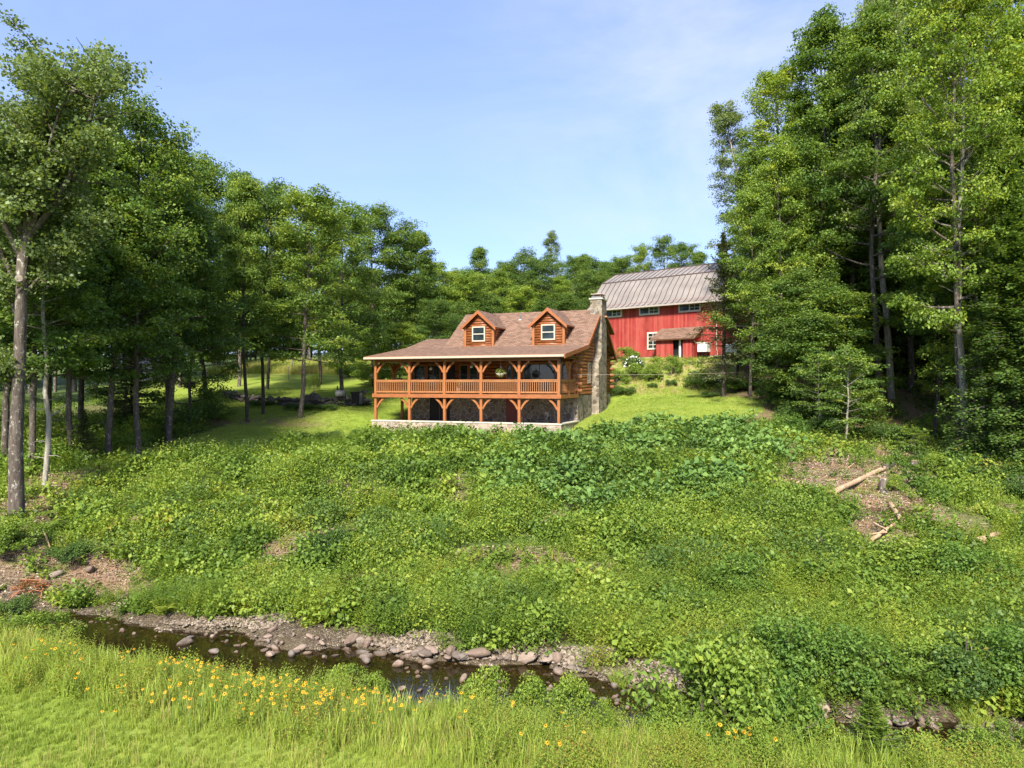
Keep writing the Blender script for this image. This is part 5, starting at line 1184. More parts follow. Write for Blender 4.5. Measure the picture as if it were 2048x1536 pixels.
# meadow on the near side
def near(x, y): d, hw, side = sdist(x, y); return (side < 0) * sstep(.3, 1.0, d - hw + (vnoise(x * 1.1, y * 1.1, 4) - .5) * .6)
def edge(x, y): d, hw, side = sdist(x, y); return 1 - sstep(1.6, 3.6, d - hw)   # rank margin beside the water
P = points(60000, -17, 13, 9, 22, GG, lambda x, y: .75 * near(x, y)); sh_ = .42 + .42 * edge(P[:, 0], P[:, 1]) + .35 * (fbm(P[:, 0] * .8, P[:, 1] * .8, 5) - .5)
A = scatter(P, tufts, GG, .6, 1.2, .5 + (fbm(P[:, 0] * .6, P[:, 1] * .6, 15) - .5) * .8, tv=.13, scale=sh_)
P = points(16000, -17, 13, 9.5, 22, GG, lambda x, y: .55 * near(x, y) * edge(x, y)); B = scatter(P, longg, GG, .6, 1.1, .5 + (fbm(P[:, 0] * .6, P[:, 1] * .6, 15) - .5) * .6, tv=.18)
P = points(26000, -26, 26, 15, 42, GG, lambda x, y: .45 * bank(x, y) * sstep(.50, .60, fbm(x * .3 + 8, y * .3, 73))); D = scatter(P, longg, GG, .5, 1.0, .5 + (fbm(P[:, 0] * .6, P[:, 1] * .6, 15) - .5) * .6, tv=.18)
strawt = [arr_grass(GG, 7, .62, .12, .004, .35) for _ in range(4)]
P = points(14000, -17, 13, 9.5, 22, GG, lambda x, y: .6 * near(x, y) * (.25 + edge(x, y)) * sstep(.42, .58, fbm(x * .5 + 3, y * .5, 26))); G_ = scatter(P, strawt, GG, .6, 1.1, np.full(len(P), .97), tv=.03)
emit('meadow_grass', [A, B, D, G_], M['grass'], 'bright meadow grass in the foreground on the near side of the stream', 'grass')
P = points(26000, -17, 13, 9.5, 22, GG, lambda x, y: .6 * near(x, y) * edge(x, y) * sstep(.36, .5, fbm(x * .5, y * .5, 25))); A = scatter(P, spikes, GG, .35, .9, .62 + (fbm(P[:, 0] * .7, P[:, 1] * .7, 35) - .5) * .6, tv=.15)
P = points(15000, -17, 13, 9.5, 22, GG, lambda x, y: .5 * near(x, y) * edge(x, y)); B = scatter(P, herbs_s, GG, .5, 1.0, .6 + (fbm(P[:, 0] * .7, P[:, 1] * .7, 36) - .5) * .6, tv=.15)
emit('meadow_weeds', [A, B], M['herb'], 'yellow-green weeds in the meadow margin beside the water', 'weeds')
# short lawn and dry-field grass that catches the light
lawnt = [arr_grass(GG, 14, .07, .16, .010, .9) for _ in range(4)]
P = points(60000, -34, 34, 35, 66, GG, lambda x, y: .55 * inlawn(x, y) * hclear(x, y)); A = scatter(P, lawnt, GG, .8, 1.5, .45 + (fbm(P[:, 0] * .5, P[:, 1] * .5, 95) - .5) * .6, sink=0)
P = points(7000, 6, 24, 54, 67, GG, lambda x, y: .5 * dryslope(x, y)); B = scatter(P, tufts, GG, .5, 1.0, .7 + (fbm(P[:, 0] * .7, P[:, 1] * .7, 95) - .5) * .8, tv=.2)
P = points(14000, -38, -10, 80, 100, GG, lambda x, y: .6 * dryslope(x, y)); C_ = scatter(P, longg, GG, 1.0, 2.0, .8 + (fbm(P[:, 0] * .3, P[:, 1] * .3, 95) - .5) * .6, tv=.15)
emit('lawn_grass', [A, B, C_], M['grass'], 'short mown grass of the lawn and the rough grass beyond it', 'grass')
# dead leaves and chips on the bare patches
P = points(230000, -22, 24, 20, 42, GG, lambda x, y: .75 * litter(x, y) * (litter(x, y) > .3) * hclear(x, y))
Q = leafquads(P + np.array([0, 0, .02]), .085, GG, up=1.0, spread=.7)
def sticks(P, l0, l1, w, g):
    n = len(P); a = g.uniform(0, 6.28, n); l = g.uniform(l0, l1, n) / 2; d = np.stack([np.cos(a) * l, np.sin(a) * l, g.normal(size=n) * .12 * l], 1); s = np.stack([-np.sin(a), np.cos(a), np.full(n, .8)], 1) * w; c = P + np.array([0, 0, .05])
    return np.stack([c - d - s, c + d - s, c + d + s * .6, c - d + s * .6], 1)
P2 = points(42000, -22, 24, 20, 40, GG, lambda x, y: .5 * np.clip(litter(x, y) + .05 * bank(x, y), 0, 1)); Q2 = sticks(P2, .2, .9, .006, GG); Q = np.concatenate([Q, Q2]); print('litter', len(Q))
tag(link('leaf_litter', quads_mesh('leaf_litter', Q, GG.uniform(0, 1, len(Q)), M['straw'])), 'brown dead leaves, chips and twigs on the bare patches of the bank', 'leaf litter', kind='stuff')
# ------------------------------------------------------------------ single shrubs
def shrub_proto(name, r, h, seed, mat, leaf=.07, n=2200, spread=.65, asp=.6, lump=7):
    g = np.random.default_rng(seed); m = MB(); cs = []
    for k in range(9):
        a = g.uniform(0, 6.28); e = g.uniform(.5, 1.4); P_ = bez((0, 0, -.1), (math.cos(a) * math.cos(e), math.sin(a) * math.cos(e), math.sin(e)), h * .9, 5, g, up=.2, wob=.15)
        m.tube([tuple(q) for q in P_], np.linspace(.025, .006, 6), 5, cap=False)
    for k in range(lump * 4):
        a = g.uniform(0, 6.28); q = math.sqrt(g.random()) * .85; zz = h * (1 - q * q * .75) * g.uniform(.35, .92); cs.append((math.cos(a) * q * r, math.sin(a) * q * r, zz, r * g.uniform(.2, .38), g.normal() * .12))
    cs = np.array(cs); w = g.integers(0, len(cs), n); u = g.normal(size=(n, 3)); u /= np.linalg.norm(u, axis=1)[:, None]
    pos = cs[w, :3] + u * (cs[w, 3] * g.uniform(.5, 1.05, n))[:, None] * np.array([1, 1, .7]); pos[:, 2] = np.maximum(pos[:, 2], .03)
    Q = leafquads(pos, leaf, g, up=.7, spread=spread, asp=asp, out=u * .5)
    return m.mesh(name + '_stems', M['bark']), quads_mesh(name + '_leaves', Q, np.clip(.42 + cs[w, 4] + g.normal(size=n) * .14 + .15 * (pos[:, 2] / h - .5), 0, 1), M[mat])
SP = {'round': shrub_proto('round', 1.0, 1.2, 1, 'shrub', n=6000), 'dark': shrub_proto('dark', 1.0, 1.1, 2, 'leaf_dark', n=5500), 'light': shrub_proto('light', 1.0, 1.3, 3, 'leaf_light', n=6000), 'loose': shrub_proto('loose', 1.0, 1.4, 4, 'herb', .06, 4500)}
def shrub(kind, x, y, r_, h_, label, cat='shrub', group=None):
    s, l = SP[kind]; z = float(terr(np.array([x]), np.array([y]))[0]); e = empty('shrub', (x, y, z), random.uniform(0, 6.28), label, cat, group); e.scale = (r_, r_, h_)
    link('stems', s, e); link('foliage', l, e); return e
def spx(kind, px, Y, r_, h_, label, **kw): x, y, z = at(px, Y); return shrub(kind, x, y, r_, h_, label, **kw)
# beside the stream
for d, (px, Y, r_, h_, kd, lab) in enumerate([
    (1400, 13.0, 1.25, 1.2, 'light', 'big rounded shrub overhanging the stream on its near bank'), (1500, 12.8, 1.0, 1.05, 'light', 'darker half of the big shrub by the water, on its right'), (1565, 12.9, .65, .85, 'round', 'shrub at the right end of the big streamside clump'),
    (1340, 12.9, .55, .6, 'light', 'low pale shrub at the left foot of the big streamside shrub'),
    (975, 14.1, .5, .62, 'light', 'bright bush on the near bank below the middle of the stones'), (1070, 13.6, .48, .58, 'light', 'bright bush second in the near-bank row'), (1140, 13.2, .5, .58, 'light', 'bright bush with large leaves at the right of the near-bank row'),
    (690, 15.0, .42, .42, 'light', 'yellow-green bush on the near bank behind the yellow flowers'), (745, 14.7, .34, .38, 'light', 'smaller bush touching the one behind the yellow flowers'),
    (60, 19.3, 1.2, .7, 'loose', 'grey-green bush at the left end of the near bank'), (0, 18.6, 1.2, .7, 'loose', 'grey-green bush at the left edge of the meadow'),
    (1510, 11.6, .3, .45, 'light', 'small upright bush at the meadow edge below the big shrub'), (1210, 12.9, .18, .42, 'light', 'narrow upright bush beside the bright patch of water'),
    (1640, 12.6, .45, .4, 'light', 'low pale bush left of the young pine'), (1840, 12.2, .5, .42, 'light', 'pale weed bush right of the young pine'), (1960, 12.0, .5, .45, 'light', 'pale bush at the lower right before the water'), (2030, 12.2, .5, .5, 'loose', 'grey-green bush in the lower right corner'),
    (1850, 15.4, .8, .6, 'light', 'pale willow-like bush hanging over the far bank on the right'), (1700, 15.6, .9, .75, 'round', 'round bush on the far bank above the dark water'), (1930, 15.4, 1.0, .8, 'dark', 'dark bush on the far bank at the right'), (2030, 15.2, .9, .8, 'round', 'bush on the far bank at the right edge'),
    (1580, 16.0, 1.0, .8, 'round', 'bush on the far bank left of the dark water'), (1300, 18.6, .9, .7, 'dark', 'dark bush on the far bank above the grass tuft'), (770, 19.8, .45, .75, 'dark', 'tall dark leafy bush rising from the stones'),
    (655, 25.0, .85, 1.05, 'dark', 'round dark bush beside the heap of dead stems'), (30, 24.0, 1.0, .95, 'light', 'bright bush at the left edge of the bank'), (140, 24.3, .8, .7, 'dark', 'dark green bush among the leaf litter on the left bank'), (30, 21.8, .7, .5, 'dark', 'low dark bush at the foot of the left bank'),
    (1270, 42.0, .75, 1.0, 'dark', 'small dark tree-like bush standing on the crest below the right lawn'), (1210, 41.5, .8, .7, 'round', 'green bush on the crest near the patio wall'), (660, 41.0, .9, .9, 'dark', 'dark bush on the crest below the left lawn'), (600, 40.6, .9, .8, 'dark', 'second dark bush on the crest below the left lawn'), (720, 42.3, .9, .7, 'round', 'green bush on the crest by the left end of the patio wall'),
    (1830, 21.5, 1.7, 1.25, 'light', 'large mound of bright shrubs below the logs on the right'), (1920, 21.0, 1.5, 1.2, 'round', 'right half of the large mound of shrubs below the logs'), (1640, 23.5, 1.4, 1.0, 'dark', 'dark shrub between the brown slope and the floodplain'), (1480, 21.5, 1.3, .9, 'round', 'wide green shrub in the middle of the floodplain')]):
    k_ = (1.2, 1.45) if Y < 16.2 else (1, 1)
    spx(kd, px, Y, r_ * k_[0], h_ * k_[1], lab)
tpx('young_pine', 1742, 12.4, 1255 if False else 1375, .75, 'young pale-green pine at the water in the lower right', cat='pine tree', name='pine_tree')
# garden and slope shrubs round the barn
for px, Y, r_, h_, kd, lab in [(1250, 65.0, 1.4, 1.2, 'light', 'yellow-green garden bush at the left foot of the barn'), (1232, 60, 1.2, 1.1, 'light', 'bright bush just right of the house gable'), (1270, 60.5, 1.3, 1.2, 'light', 'bright bush on the slope, second from the house'), (1250, 57.5, 1.1, .8, 'dark', 'dark low bush on the slope by the house'), (1300, 60.5, 1.1, 1.0, 'light', 'round bright bush in the middle of the dry slope'), (1305, 58.5, .5, .5, 'dark', 'tiny dark bush below the middle bright bush'),
                            (1343, 61.5, 1.0, 1.25, 'light', 'bright upright bush on the slope below the shed door'), (1342, 58.8, .55, .7, 'dark', 'small dark bush below the shed door'), (1400, 58, 1.5, 1.3, 'round', 'mid-green bush on the slope left of the spruce'), (1440, 57, 1.3, 1.0, 'dark', 'dark bush at the foot of the spruce'), (1470, 54, 1.3, .9, 'round', 'bush left of the bare trunks on the lawn edge'), (1520, 53, 1.5, 1.0, 'dark', 'dark low bush between the bare trunks'), (1420, 53.5, 1.0, .5, 'dark', 'low bush at the top of the right lawn'), (1560, 49, 1.6, 1.5, 'dark', 'bush where the right lawn meets the wood'), (1600, 44, 1.6, 1.5, 'dark', 'dense shrub at the corner of the wood above the thicket'), (1640, 41.5, 1.5, 1.2, 'dark', 'shrub above the brown slope, left end'), (1760, 40, 1.6, 1.3, 'dark', 'shrub at the shaded edge above the brown slope'), (1580, 40.5, 1.3, 1.1, 'round', 'shrub on the crest left of the brown slope'),
                            (1870, 33.5, 1.0, .8, 'light', 'bright low bush at the foot of the twin trunks'), (1990, 32.5, 1.4, 1.0, 'dark', 'dark bush right of the twin trunks'), (2040, 30, 1.4, 1.2, 'dark', 'dark bush at the right edge of the slope'), (1790, 30, .6, .6, 'light', 'bright little bush on the brown slope'),
                            (705, 79, 1.9, 1.3, 'round', 'bushy green clump at the far end of the left lawn'), (628, 63, .55, 1.5, 'loose', 'thin young bush standing alone on the upper lawn'), (520, 55, 1.2, .6, 'dark', 'low dark growth on the dry stone wall, left part'), (600, 52.6, 1.2, .55, 'dark', 'low growth at the foot of the dry stone wall'), (650, 52.3, 1.2, .5, 'dark', 'growth at the foot of the stone wall below the pointed stones'), (430, 49, 1.8, .8, 'light', 'ferny light bush at the left end of the stone wall'), (400, 53, 1.5, .8, 'round', 'bush round the broad maple trunk')]:
    spx(kd, px, Y, r_, h_ , lab)
hy = spx('dark', 1268, 63.5, 1.0, 1.0, 'white-flowering bush beside the barn foundation')
g = np.random.default_rng(4); C = g.normal(size=(160, 3)); C /= np.linalg.norm(C, axis=1)[:, None]; C[:, 2] = np.abs(C[:, 2]); C *= np.array([.9, .9, 1.0]); link('blossoms', quads_mesh('white_blossoms', leafquads(C, .14, g, up=.6), g.uniform(0, 1, 160), M['white_flower']), hy)
# ------------------------------------------------------------------ stones
def rock_me(seed, sx=1, sy=1, sz=.7, det=12):
    g = np.random.default_rng(seed); n = det; m = n // 2; V = []; off = g.uniform(0, 50); K = [(g.normal(size=3), g.uniform(.55, .92)) for _ in range(13)]
    K = [(k / np.linalg.norm(k), d) for k, d in K]
    me = bpy.data.meshes.new('stone'); P_ = []
    for i in range(m + 1):
        th = math.pi * i / m
        for j in range(n):
            ph = 2 * math.pi * j / n; u = np.array([math.sin(th) * math.cos(ph), math.sin(th) * math.sin(ph), math.cos(th)]); r_ = 1.0
            for k, d in K:
                q = u @ k
                if q > 0: r_ = min(r_, d / q)
            r_ *= 1 + .05 * math.sin(5 * u[0] + off) * math.sin(4 * u[1] + off)
            P_.append(u * r_ * np.array([sx, sy, sz]) * .5)
    f = [(i * n + j, i * n + (j + 1) % n, (i + 1) * n + (j + 1) % n, (i + 1) * n + j) for i in range(m) for j in range(n)]
    me.from_pydata([tuple(p) for p in P_], [], [q[::-1] for q in f]); me.materials.append(M['rock']); me.polygons.foreach_set('use_smooth', [seed % 2 == 0] * len(f)); me.update(); return me
RK = [rock_me(k, 1 + .4 * (k % 3), 1, .55 + .1 * (k % 4), 14) for k in range(10)]
def rock(x, y, s, label, group, z=None, bury=.25, cat='stone', name='stone', mat=None):
    if z is None: z = float(terr(np.array([x]), np.array([y]))[0])
    o = link(name, random.choice(RK)); h = s * random.uniform(.8, 1.2); o.scale = (s, s * random.uniform(.7, 1), h); o.location = (x, y, z + h * .5 * (.55 - bury) + .0)
    o.rotation_euler = (random.uniform(-.25, .25), random.uniform(-.25, .25), random.uniform(0, 6.28)); tag(o, label, cat, group)
    if mat: o.material_slots[0].link = 'OBJECT'; o.material_slots[0].material = M[mat]
    return o
def rocks(n, px0, px1, py0, py1, s0, s1, label, group, slope=0.0, pw=2.2):
    for k in range(n):
        px = random.uniform(px0, px1); py = random.uniform(py0, py1) + slope * (px - px0); x, y, z = ground(px, py, 11, 26)
        s = s0 + (s1 - s0) * random.random() ** pw; q = (px - px0) / (px1 - px0); zz = max(z, WZ - .01) if ('water' in label or 'shallows' in label) else z
        rock(x, y, s, ('small ' if s < .15 else 'large ' if s > .26 else 'fist-sized ' if s < .2 else 'middling ') + label + (', left part' if q < .33 else ', right part' if q > .67 else ', middle part'), group, z=zz)
gS = 'stones along the stream'
rocks(58, 600, 860, 1285, 1330, .10, .42, 'grey-brown stone in the heap at the bend', gS, .04, 2.8)
rocks(64, 840, 1150, 1300, 1335, .10, .42, 'grey-brown stone on the stony far edge midstream', gS, .06, 2.8)
rocks(46, 1100, 1290, 1345, 1380, .09, .30, 'rounded stone on the gravel tip by the grass tuft', gS, .06)
rocks(20, 420, 700, 1262, 1295, .10, .28, 'pale stone at the edge of the left gravel bar', gS, .06)
rocks(50, 780, 1300, 1345, 1400, .08, .26, 'stone standing out of the shallow water in the middle', gS, .10)
rocks(16, 350, 760, 1290, 1330, .15, .35, 'dark wet stone breaking the water on the left', gS, .06)
rocks(45, 130, 780, 1250, 1275, .07, .2, 'stone in the shallows of the left stretch', gS, .085)
rocks(40, 1640, 2040, 1425, 1450, .10, .34, 'dark stone in the shaded water on the right', gS, .12)
for px, py, s, lab in ((1905, 1492, .30, 'big grey stone at the water in the lower right'), (735, 1300, .42, 'large pinkish boulder at the bend of the stream'), (760, 1312, .36, 'dark round boulder left of the bend'), (845, 1315, .34, 'brown boulder nearest the water at the bend'), (950, 1312, .50, 'largest flat-topped boulder on the far edge'), (1150, 1378, .42, 'wide flat stone at the tip of the gravel'), (905, 1382, .34, 'pale stone by the near bank in midstream'), (830, 1378, .30, 'pinkish stone by the near bank left of midstream'), (545, 1262, .30, 'brown rock where the left gravel bar ends')):
    x, y, z = ground(px, py, 11, 26); rock(x, y, s, lab, None)
# loose gravel on the bars: uncountable
gp = []
for bx, by, rx, ry in BARS:
    n = int(2600 * rx * ry / 2); a = GG.uniform(0, 6.28, n); q = np.sqrt(GG.random(n)) * 1.1; gp.append(np.c_[bx + np.cos(a) * q * rx, by + np.sin(a) * q * ry])
gp = np.concatenate(gp); d, hw, side = sdist(gp[:, 0], gp[:, 1]); gp = gp[(d > hw - .9)]; gz = terr(gp[:, 0], gp[:, 1]); k = gz > WZ - .12; gp = gp[k]; gz = gz[k]
def gravel():
    n = len(gp); s = GG.uniform(.02, .07, n) ** 1.0; base = np.array([(1, 0, 0), (0, 1, 0), (-1, 0, 0), (0, -1, 0), (0, 0, .7)])
    a = GG.uniform(0, 6.28, n); V = []; 
    for b in base:
        x = b[0] * np.cos(a) - b[1] * np.sin(a); y = b[0] * np.sin(a) + b[1] * np.cos(a); V.append(np.stack([gp[:, 0] + x * s * GG.uniform(.6, 1.2, n), gp[:, 1] + y * s, gz + b[2] * s + .01], 1))
    V = np.stack(V, 1); T3 = []
    for i, j in ((0, 1), (1, 2), (2, 3), (3, 0)): T3.append(np.stack([V[:, i], V[:, j], V[:, 4], V[:, 4]], 1)[:, :3])
    T3 = np.concatenate(T3); tag(link('gravel', quads_mesh('gravel', T3, GG.uniform(0, 1, len(T3)), M['pebble'])), 'pale loose gravel of the bars beside the stream', 'gravel', kind='stuff')
def pebmat():
    m, t, o = newmat('pebble'); a = N(t, "ShaderNodeAttribute", attribute_name='tint'); prin(t, o, ramp(t, a.outputs['Fac'], [(0, (.09, .068, .048)), (.5, (.17, .13, .098)), (1, (.29, .24, .185))]), .9); return m
M['pebble'] = pebmat(); gravel()
# ------------------------------------------------------------------ dry stone wall on the left lawn
wl = empty('dry_stone_wall', at(600, 55.5), 0, 'long low dry stone wall between the lower and upper left lawn', 'stone wall'); w0 = wl.location.copy()
k = 0
WALLP = [(448, 61), (470, 58.5), (500, 56.5), (560, 55.2), (620, 54.6), (680, 54.4), (742, 55.0)]
for i in range(95):
    t = i / 95 * (len(WALLP) - 1); a = WALLP[int(t)]; b = WALLP[min(int(t) + 1, 6)]; q = t % 1; px = a[0] + (b[0] - a[0]) * q; Y = a[1] + (b[1] - a[1]) * q + random.uniform(-.25, .25)
    x, y, z = at(px, Y); o = link('wall_stone', random.choice(RK), wl); s = random.uniform(.35, .75); o.scale = (s, s * .8, s * random.uniform(.8, 1.2)); o.location = (x - w0.x, y - w0.y, z - w0.z + .12 + (.32 if i % 2 else 0)); o.rotation_euler = (random.uniform(-.3, .3), random.uniform(-.3, .3), random.uniform(0, 6))
    o.material_slots[0].link = 'OBJECT'; o.material_slots[0].material = M['moss']
for px, s in ((632, 1.0), (618, .7), (543, .6)):
    x, y, z = at(px, 54.6); o = link('wall_stone', RK[2], wl); o.scale = (s * .7, s * .6, s * 1.4); o.location = (x - w0.x, y - w0.y, z - w0.z + .55); o.material_slots[0].link = 'OBJECT'; o.material_slots[0].material = M['moss']
# ------------------------------------------------------------------ logs, stumps, dead wood
def log(px0, py0, px1, py1, r_, label, mat='deadwood', name='fallen_log', cat='log', taper=.8, bend=.0, lift=.8):
    a = Vector(ground(px0, py0)); b = Vector(ground(px1, py1)); m = MB(); P_ = []; n = 7
    for k in range(n + 1):
        p = a.lerp(b, k / n); p.z += r_ * lift + bend * math.sin(math.pi * k / n); p.x += random.uniform(-1, 1) * r_ * .4; P_.append(tuple(p - a))
    m.tube(P_, [r_ * (1 - (1 - taper) * k / n) * random.uniform(.93, 1.05) for k in range(n + 1)], 9)
    o = m.build(name, M[mat]); o.location = a; tag(o, label, cat); return o
log(1668, 992, 1775, 940, .11, 'long pale fallen log across the brown slope', taper=.95, lift=1.6)
log(1772, 944, 1800, 930, .13, 'short barked log at the upper end of the long fallen log', mat='bark', lift=1.6)
log(1605, 995, 1668, 990, .08, 'thin broken end of the long fallen log', lift=2)
log(1560, 1050, 1592, 1022, .11, 'short pale log at the left edge of the brown slope', lift=2)
log(1585, 1020, 1612, 970, .09, 'upright-leaning pale log left of the brown slope', lift=2.5)
log(1565, 990, 1600, 968, .05, 'thin grey stick above the short pale logs', lift=2.5)
log(1740, 1100, 1790, 1065, .075, 'pale split log lying above the bright mound of shrubs', lift=4)
log(1735, 1085, 1775, 1080, .04, 'thin stick crossing under the pale split log', lift=7)
log(1745, 1062, 1775, 1078, .035, 'thin forked stick over the pale split log', lift=9)
log(1943, 1108, 1995, 1088, .12, 'thick orange-brown log at the right edge of the bank', lift=3)
log(1955, 1125, 1968, 1105, .14, 'short broken log under the thick orange-brown one', lift=2)
log(1995, 1130, 2030, 1145, .03, 'thin grey branch right of the thick log', lift=8)
log(1780, 1015, 1800, 1050, .10, 'pale rotten log in the middle of the brown slope', lift=2)
log(85, 1065, 105, 1115, .035, 'thin bare stick on the left bank', lift=4)
for k in range(26):
    px = random.uniform(1590, 1860); py = random.uniform(905, 1075); l = random.uniform(14, 55); an = random.gauss(-.5, .7)
    log(px, py, px + l * math.cos(an), py + l * math.sin(an) * .6, random.uniform(.012, .035), pick(px, [(1680, 'thin dead branch on the left of the brown slope'), (1770, 'thin dead branch in the middle of the brown slope'), (9999, 'thin dead branch on the right of the brown slope')]) + (', upper part' if py < 965 else ', lower part' if py > 1020 else ', halfway up'), name='dead_branch', cat='branch', taper=.4, lift=2.5)['group'] = 'dead branches on the brown slope'
def stump(px, Y, r_, h_, label):
    x, y, z = at(px, Y); e = empty('tree_stump', (x, y, z - .1), random.uniform(0, 6), label, 'stump'); m = MB(); m.tube([(0, 0, 0), (0, 0, .15), (.02, 0, h_ + .1)], [r_ * 1.5, r_ * 1.1, r_], 11); m.build('stump_wood', M['bark'], e)
    m = MB(); m.tube([(.02, 0, h_ + .1), (.02, 0, h_ + .108)], [r_ * .93, r_ * .92], 11); m.build('cut_face', M['deadwood'], e)
stump(1768, 30.0, .18, .6, 'grey broken stump on the brown slope below the long log'); stump(1829, 34.0, .15, .45, 'orange stump at the top of the brown slope')
def stems_heap(name, px, Y, rx, ry, n, L_, ang, sp, label, cat, mat='straw', w=.006, h=.35):
    x, y, z = at(px, Y); g = np.random.default_rng(int(px)); out = []
    for k in range(n):
        a = g.uniform(0, 6.28); q = math.sqrt(g.random()); u = np.array([math.cos(a) * q * rx, math.sin(a) * q * ry]); gz_ = float(0); p = np.array([u[0], u[1], h * (1 - q * q) * g.random() + .05]); b = ang + g.normal() * sp; d = np.array([math.cos(b), math.sin(b), g.normal() * .18]); l = L_ * g.uniform(.4, 1.1); s = np.cross(d, (0, 0, 1)); s = s / np.linalg.norm(s) * w + np.array([0, 0, w * .7])
        out.append([p - d * l / 2 - s, p + d * l / 2 - s, p + d * l / 2 + s, p - d * l / 2 + s])
    Q = np.array(out); cx = Q.mean(1); dz = terr(x + cx[:, 0], y + cx[:, 1]) - z; Q[:, :, 2] += dz[:, None]
    o = link(name, quads_mesh(name, Q, g.uniform(0, 1, len(Q)), M[mat])); o.location = (x, y, z); tag(o, label, cat); return o
stems_heap('brush_pile', 735, 22.6, 1.5, 1.0, 1500, 1.1, -.5, .35, 'heap of pinkish-brown dead stems at the foot of the bank', 'brush pile', h=.6, w=.007)
stems_heap('brush_pile', 1800, 27, 1.1, .9, 500, .9, -.9, .8, 'tangle of dead twigs on the brown slope', 'brush pile', h=.4)
stems_heap('brush_pile', 105, 40, 1.8, 1.2, 500, 1.3, .3, .8, 'heap of dead branches between the left trunks', 'brush pile', h=1.0, w=.012)
stems_heap('brush_pile', 1085, 18.5, 1.5, .5, 300, .9, .4, .5, 'washed-up twigs on the stones at the far edge of the stream', 'brush pile', h=.15, w=.008)
stems_heap('brush_pile', 985, 43, 4.5, .4, 60, .5, .4, .5, 'dry twigs under the patio wall', 'brush pile', h=.1)
stems_heap('brush_pile', 62, 22.6, .6, .35, 110, .5, .2, 1.5, 'patch of rust-red dry stems on the left bank', 'brush pile', mat='red_stems', h=.25, w=.01)
# grass tuft on the gravel tip and right bank
def tuft(px, Y, s, label):
    x, y, z = at(px, Y); g = np.random.default_rng(int(px)); Q = arr_grass(g, 260, .42 * s, .16 * s, .006, 1.1); o = link('grass_tuft', quads_mesh('grass_tuft', Q, g.uniform(.3, .8, len(Q)), M['grass'])); o.location = (x, y, z); tag(o, label, 'grass tuft')
tuft(1240, 16.4, 1.0, 'tuft of arching grass on the gravel tip'); tuft(1950, 14.4, 1.3, 'large tuft of arching grass on the right far bank'); tuft(1920, 14.7, 1.1, 'smaller tuft of grass behind the large one'); tuft(355, 21.6, .7, 'small grass tuft behind the left gravel bar'); tuft(395, 21.4, .7, 'second small grass tuft behind the left gravel bar')
# pale rocks on the left bank
for px, py, s, lab in ((108, 1155, .34, 'pale rock in the litter on the left bank'), (103, 1182, .30, 'lower pale rock on the left bank'), (10, 1082, .35, 'pale rock by the foot of the big maple'), (180, 1145, .4, 'reddish rock beside the dark bush on the left bank'), (621, 1074, .22, 'small white stone in the middle of the bank'), (1985, 1118, .5, 'grey boulder beside the thick log on the right'), (880, 885, .0, None)):
    if lab: x, y, z = ground(px, py); rock(x, y, s, lab, None, bury=.1)
# ------------------------------------------------------------------ yellow coneflowers
def flower_me():
    m = MB(); c = MB(); n = 10
    for k in range(n):
        a = 2 * math.pi * k / n; b = .16; p = lambda r_, t, z: (math.cos(a + t) * r_, math.sin(a + t) * r_, z)
        m.poly([p(.008, 0, 0), p(.03, b, .002), p(.05, 0, -.008), p(.03, -b, .002)])
    c.tube([(0, 0, -.004), (0, 0, .010), (0, 0, .018)], [.012, .012, .004], 8)
    return m, c
fm, fc = flower_me(); fm = fm.mesh('petals', M['petal']); fc = fc.mesh('flower_centre', M['petal_dark'])
st = MB(); st.tube([(0, 0, 0), (.01, .01, .25), (0, 0, .5)], .004, 4); st = st.mesh('stem', M['stem'])
fl0 = None
spots = [(random.gauss(560, 130), random.gauss(1380, 14)) for _ in range(125)] + [(random.uniform(0, 560), 1288 + random.uniform(-14, 30)) for _ in range(60)] + [(random.uniform(780, 1000), random.gauss(1410, 18)) for _ in range(30)] + [(random.uniform(1000, 1200), random.uniform(1430, 1500)) for _ in range(10)] + [(random.uniform(1370, 1470), random.uniform(1485, 1525)) for _ in range(9)] + [(random.uniform(640, 760), random.uniform(1380, 1430)) for _ in range(24)]
def fdesc(px):
    return ('at the left end of the meadow' if px < 300 else 'in the left part of the meadow' if px < 470 else 'in the dense drift of the meadow' if px < 760 else 'in the middle of the meadow margin' if px < 1010 else 'in the sparse part right of the middle' if px < 1250 else 'below the big streamside shrub')
for i, (px, py) in enumerate(spots):
    x, y, z = ground(px, py, 9, 21)
    h = random.uniform(.46, .66); y -= h * y / 7
    while True:
        d_, w_, s_ = sdist(np.array([x]), np.array([y]))
        if d_[0] - w_[0] > 1.5 and s_[0] < 0: break
        y -= .15
    y -= abs(random.gauss(0, .7)) if y > 13 else 0
    z = float(terr(np.array([x]), np.array([y]))[0])
    f = empty('coneflower', (x, y, z), random.uniform(0, 6.28), 'yellow coneflower ' + fdesc(px) + (', close to the water' if y > 15.3 else ', far from the water' if y < 13.2 else ', halfway up the margin'), 'flower', 'yellow coneflowers in the meadow'); s = random.uniform(.6, .9)
    a = link('stem', st, f); a.scale = (1, 1, h / .5); b = link('flower_head', fm, f, (0, 0, h)); b.scale = (s, s, s); b.rotation_euler = (random.uniform(-.1, .8), random.uniform(-.4, .4), -f.rotation_euler[2]); c = link('flower_centre', fc, b)
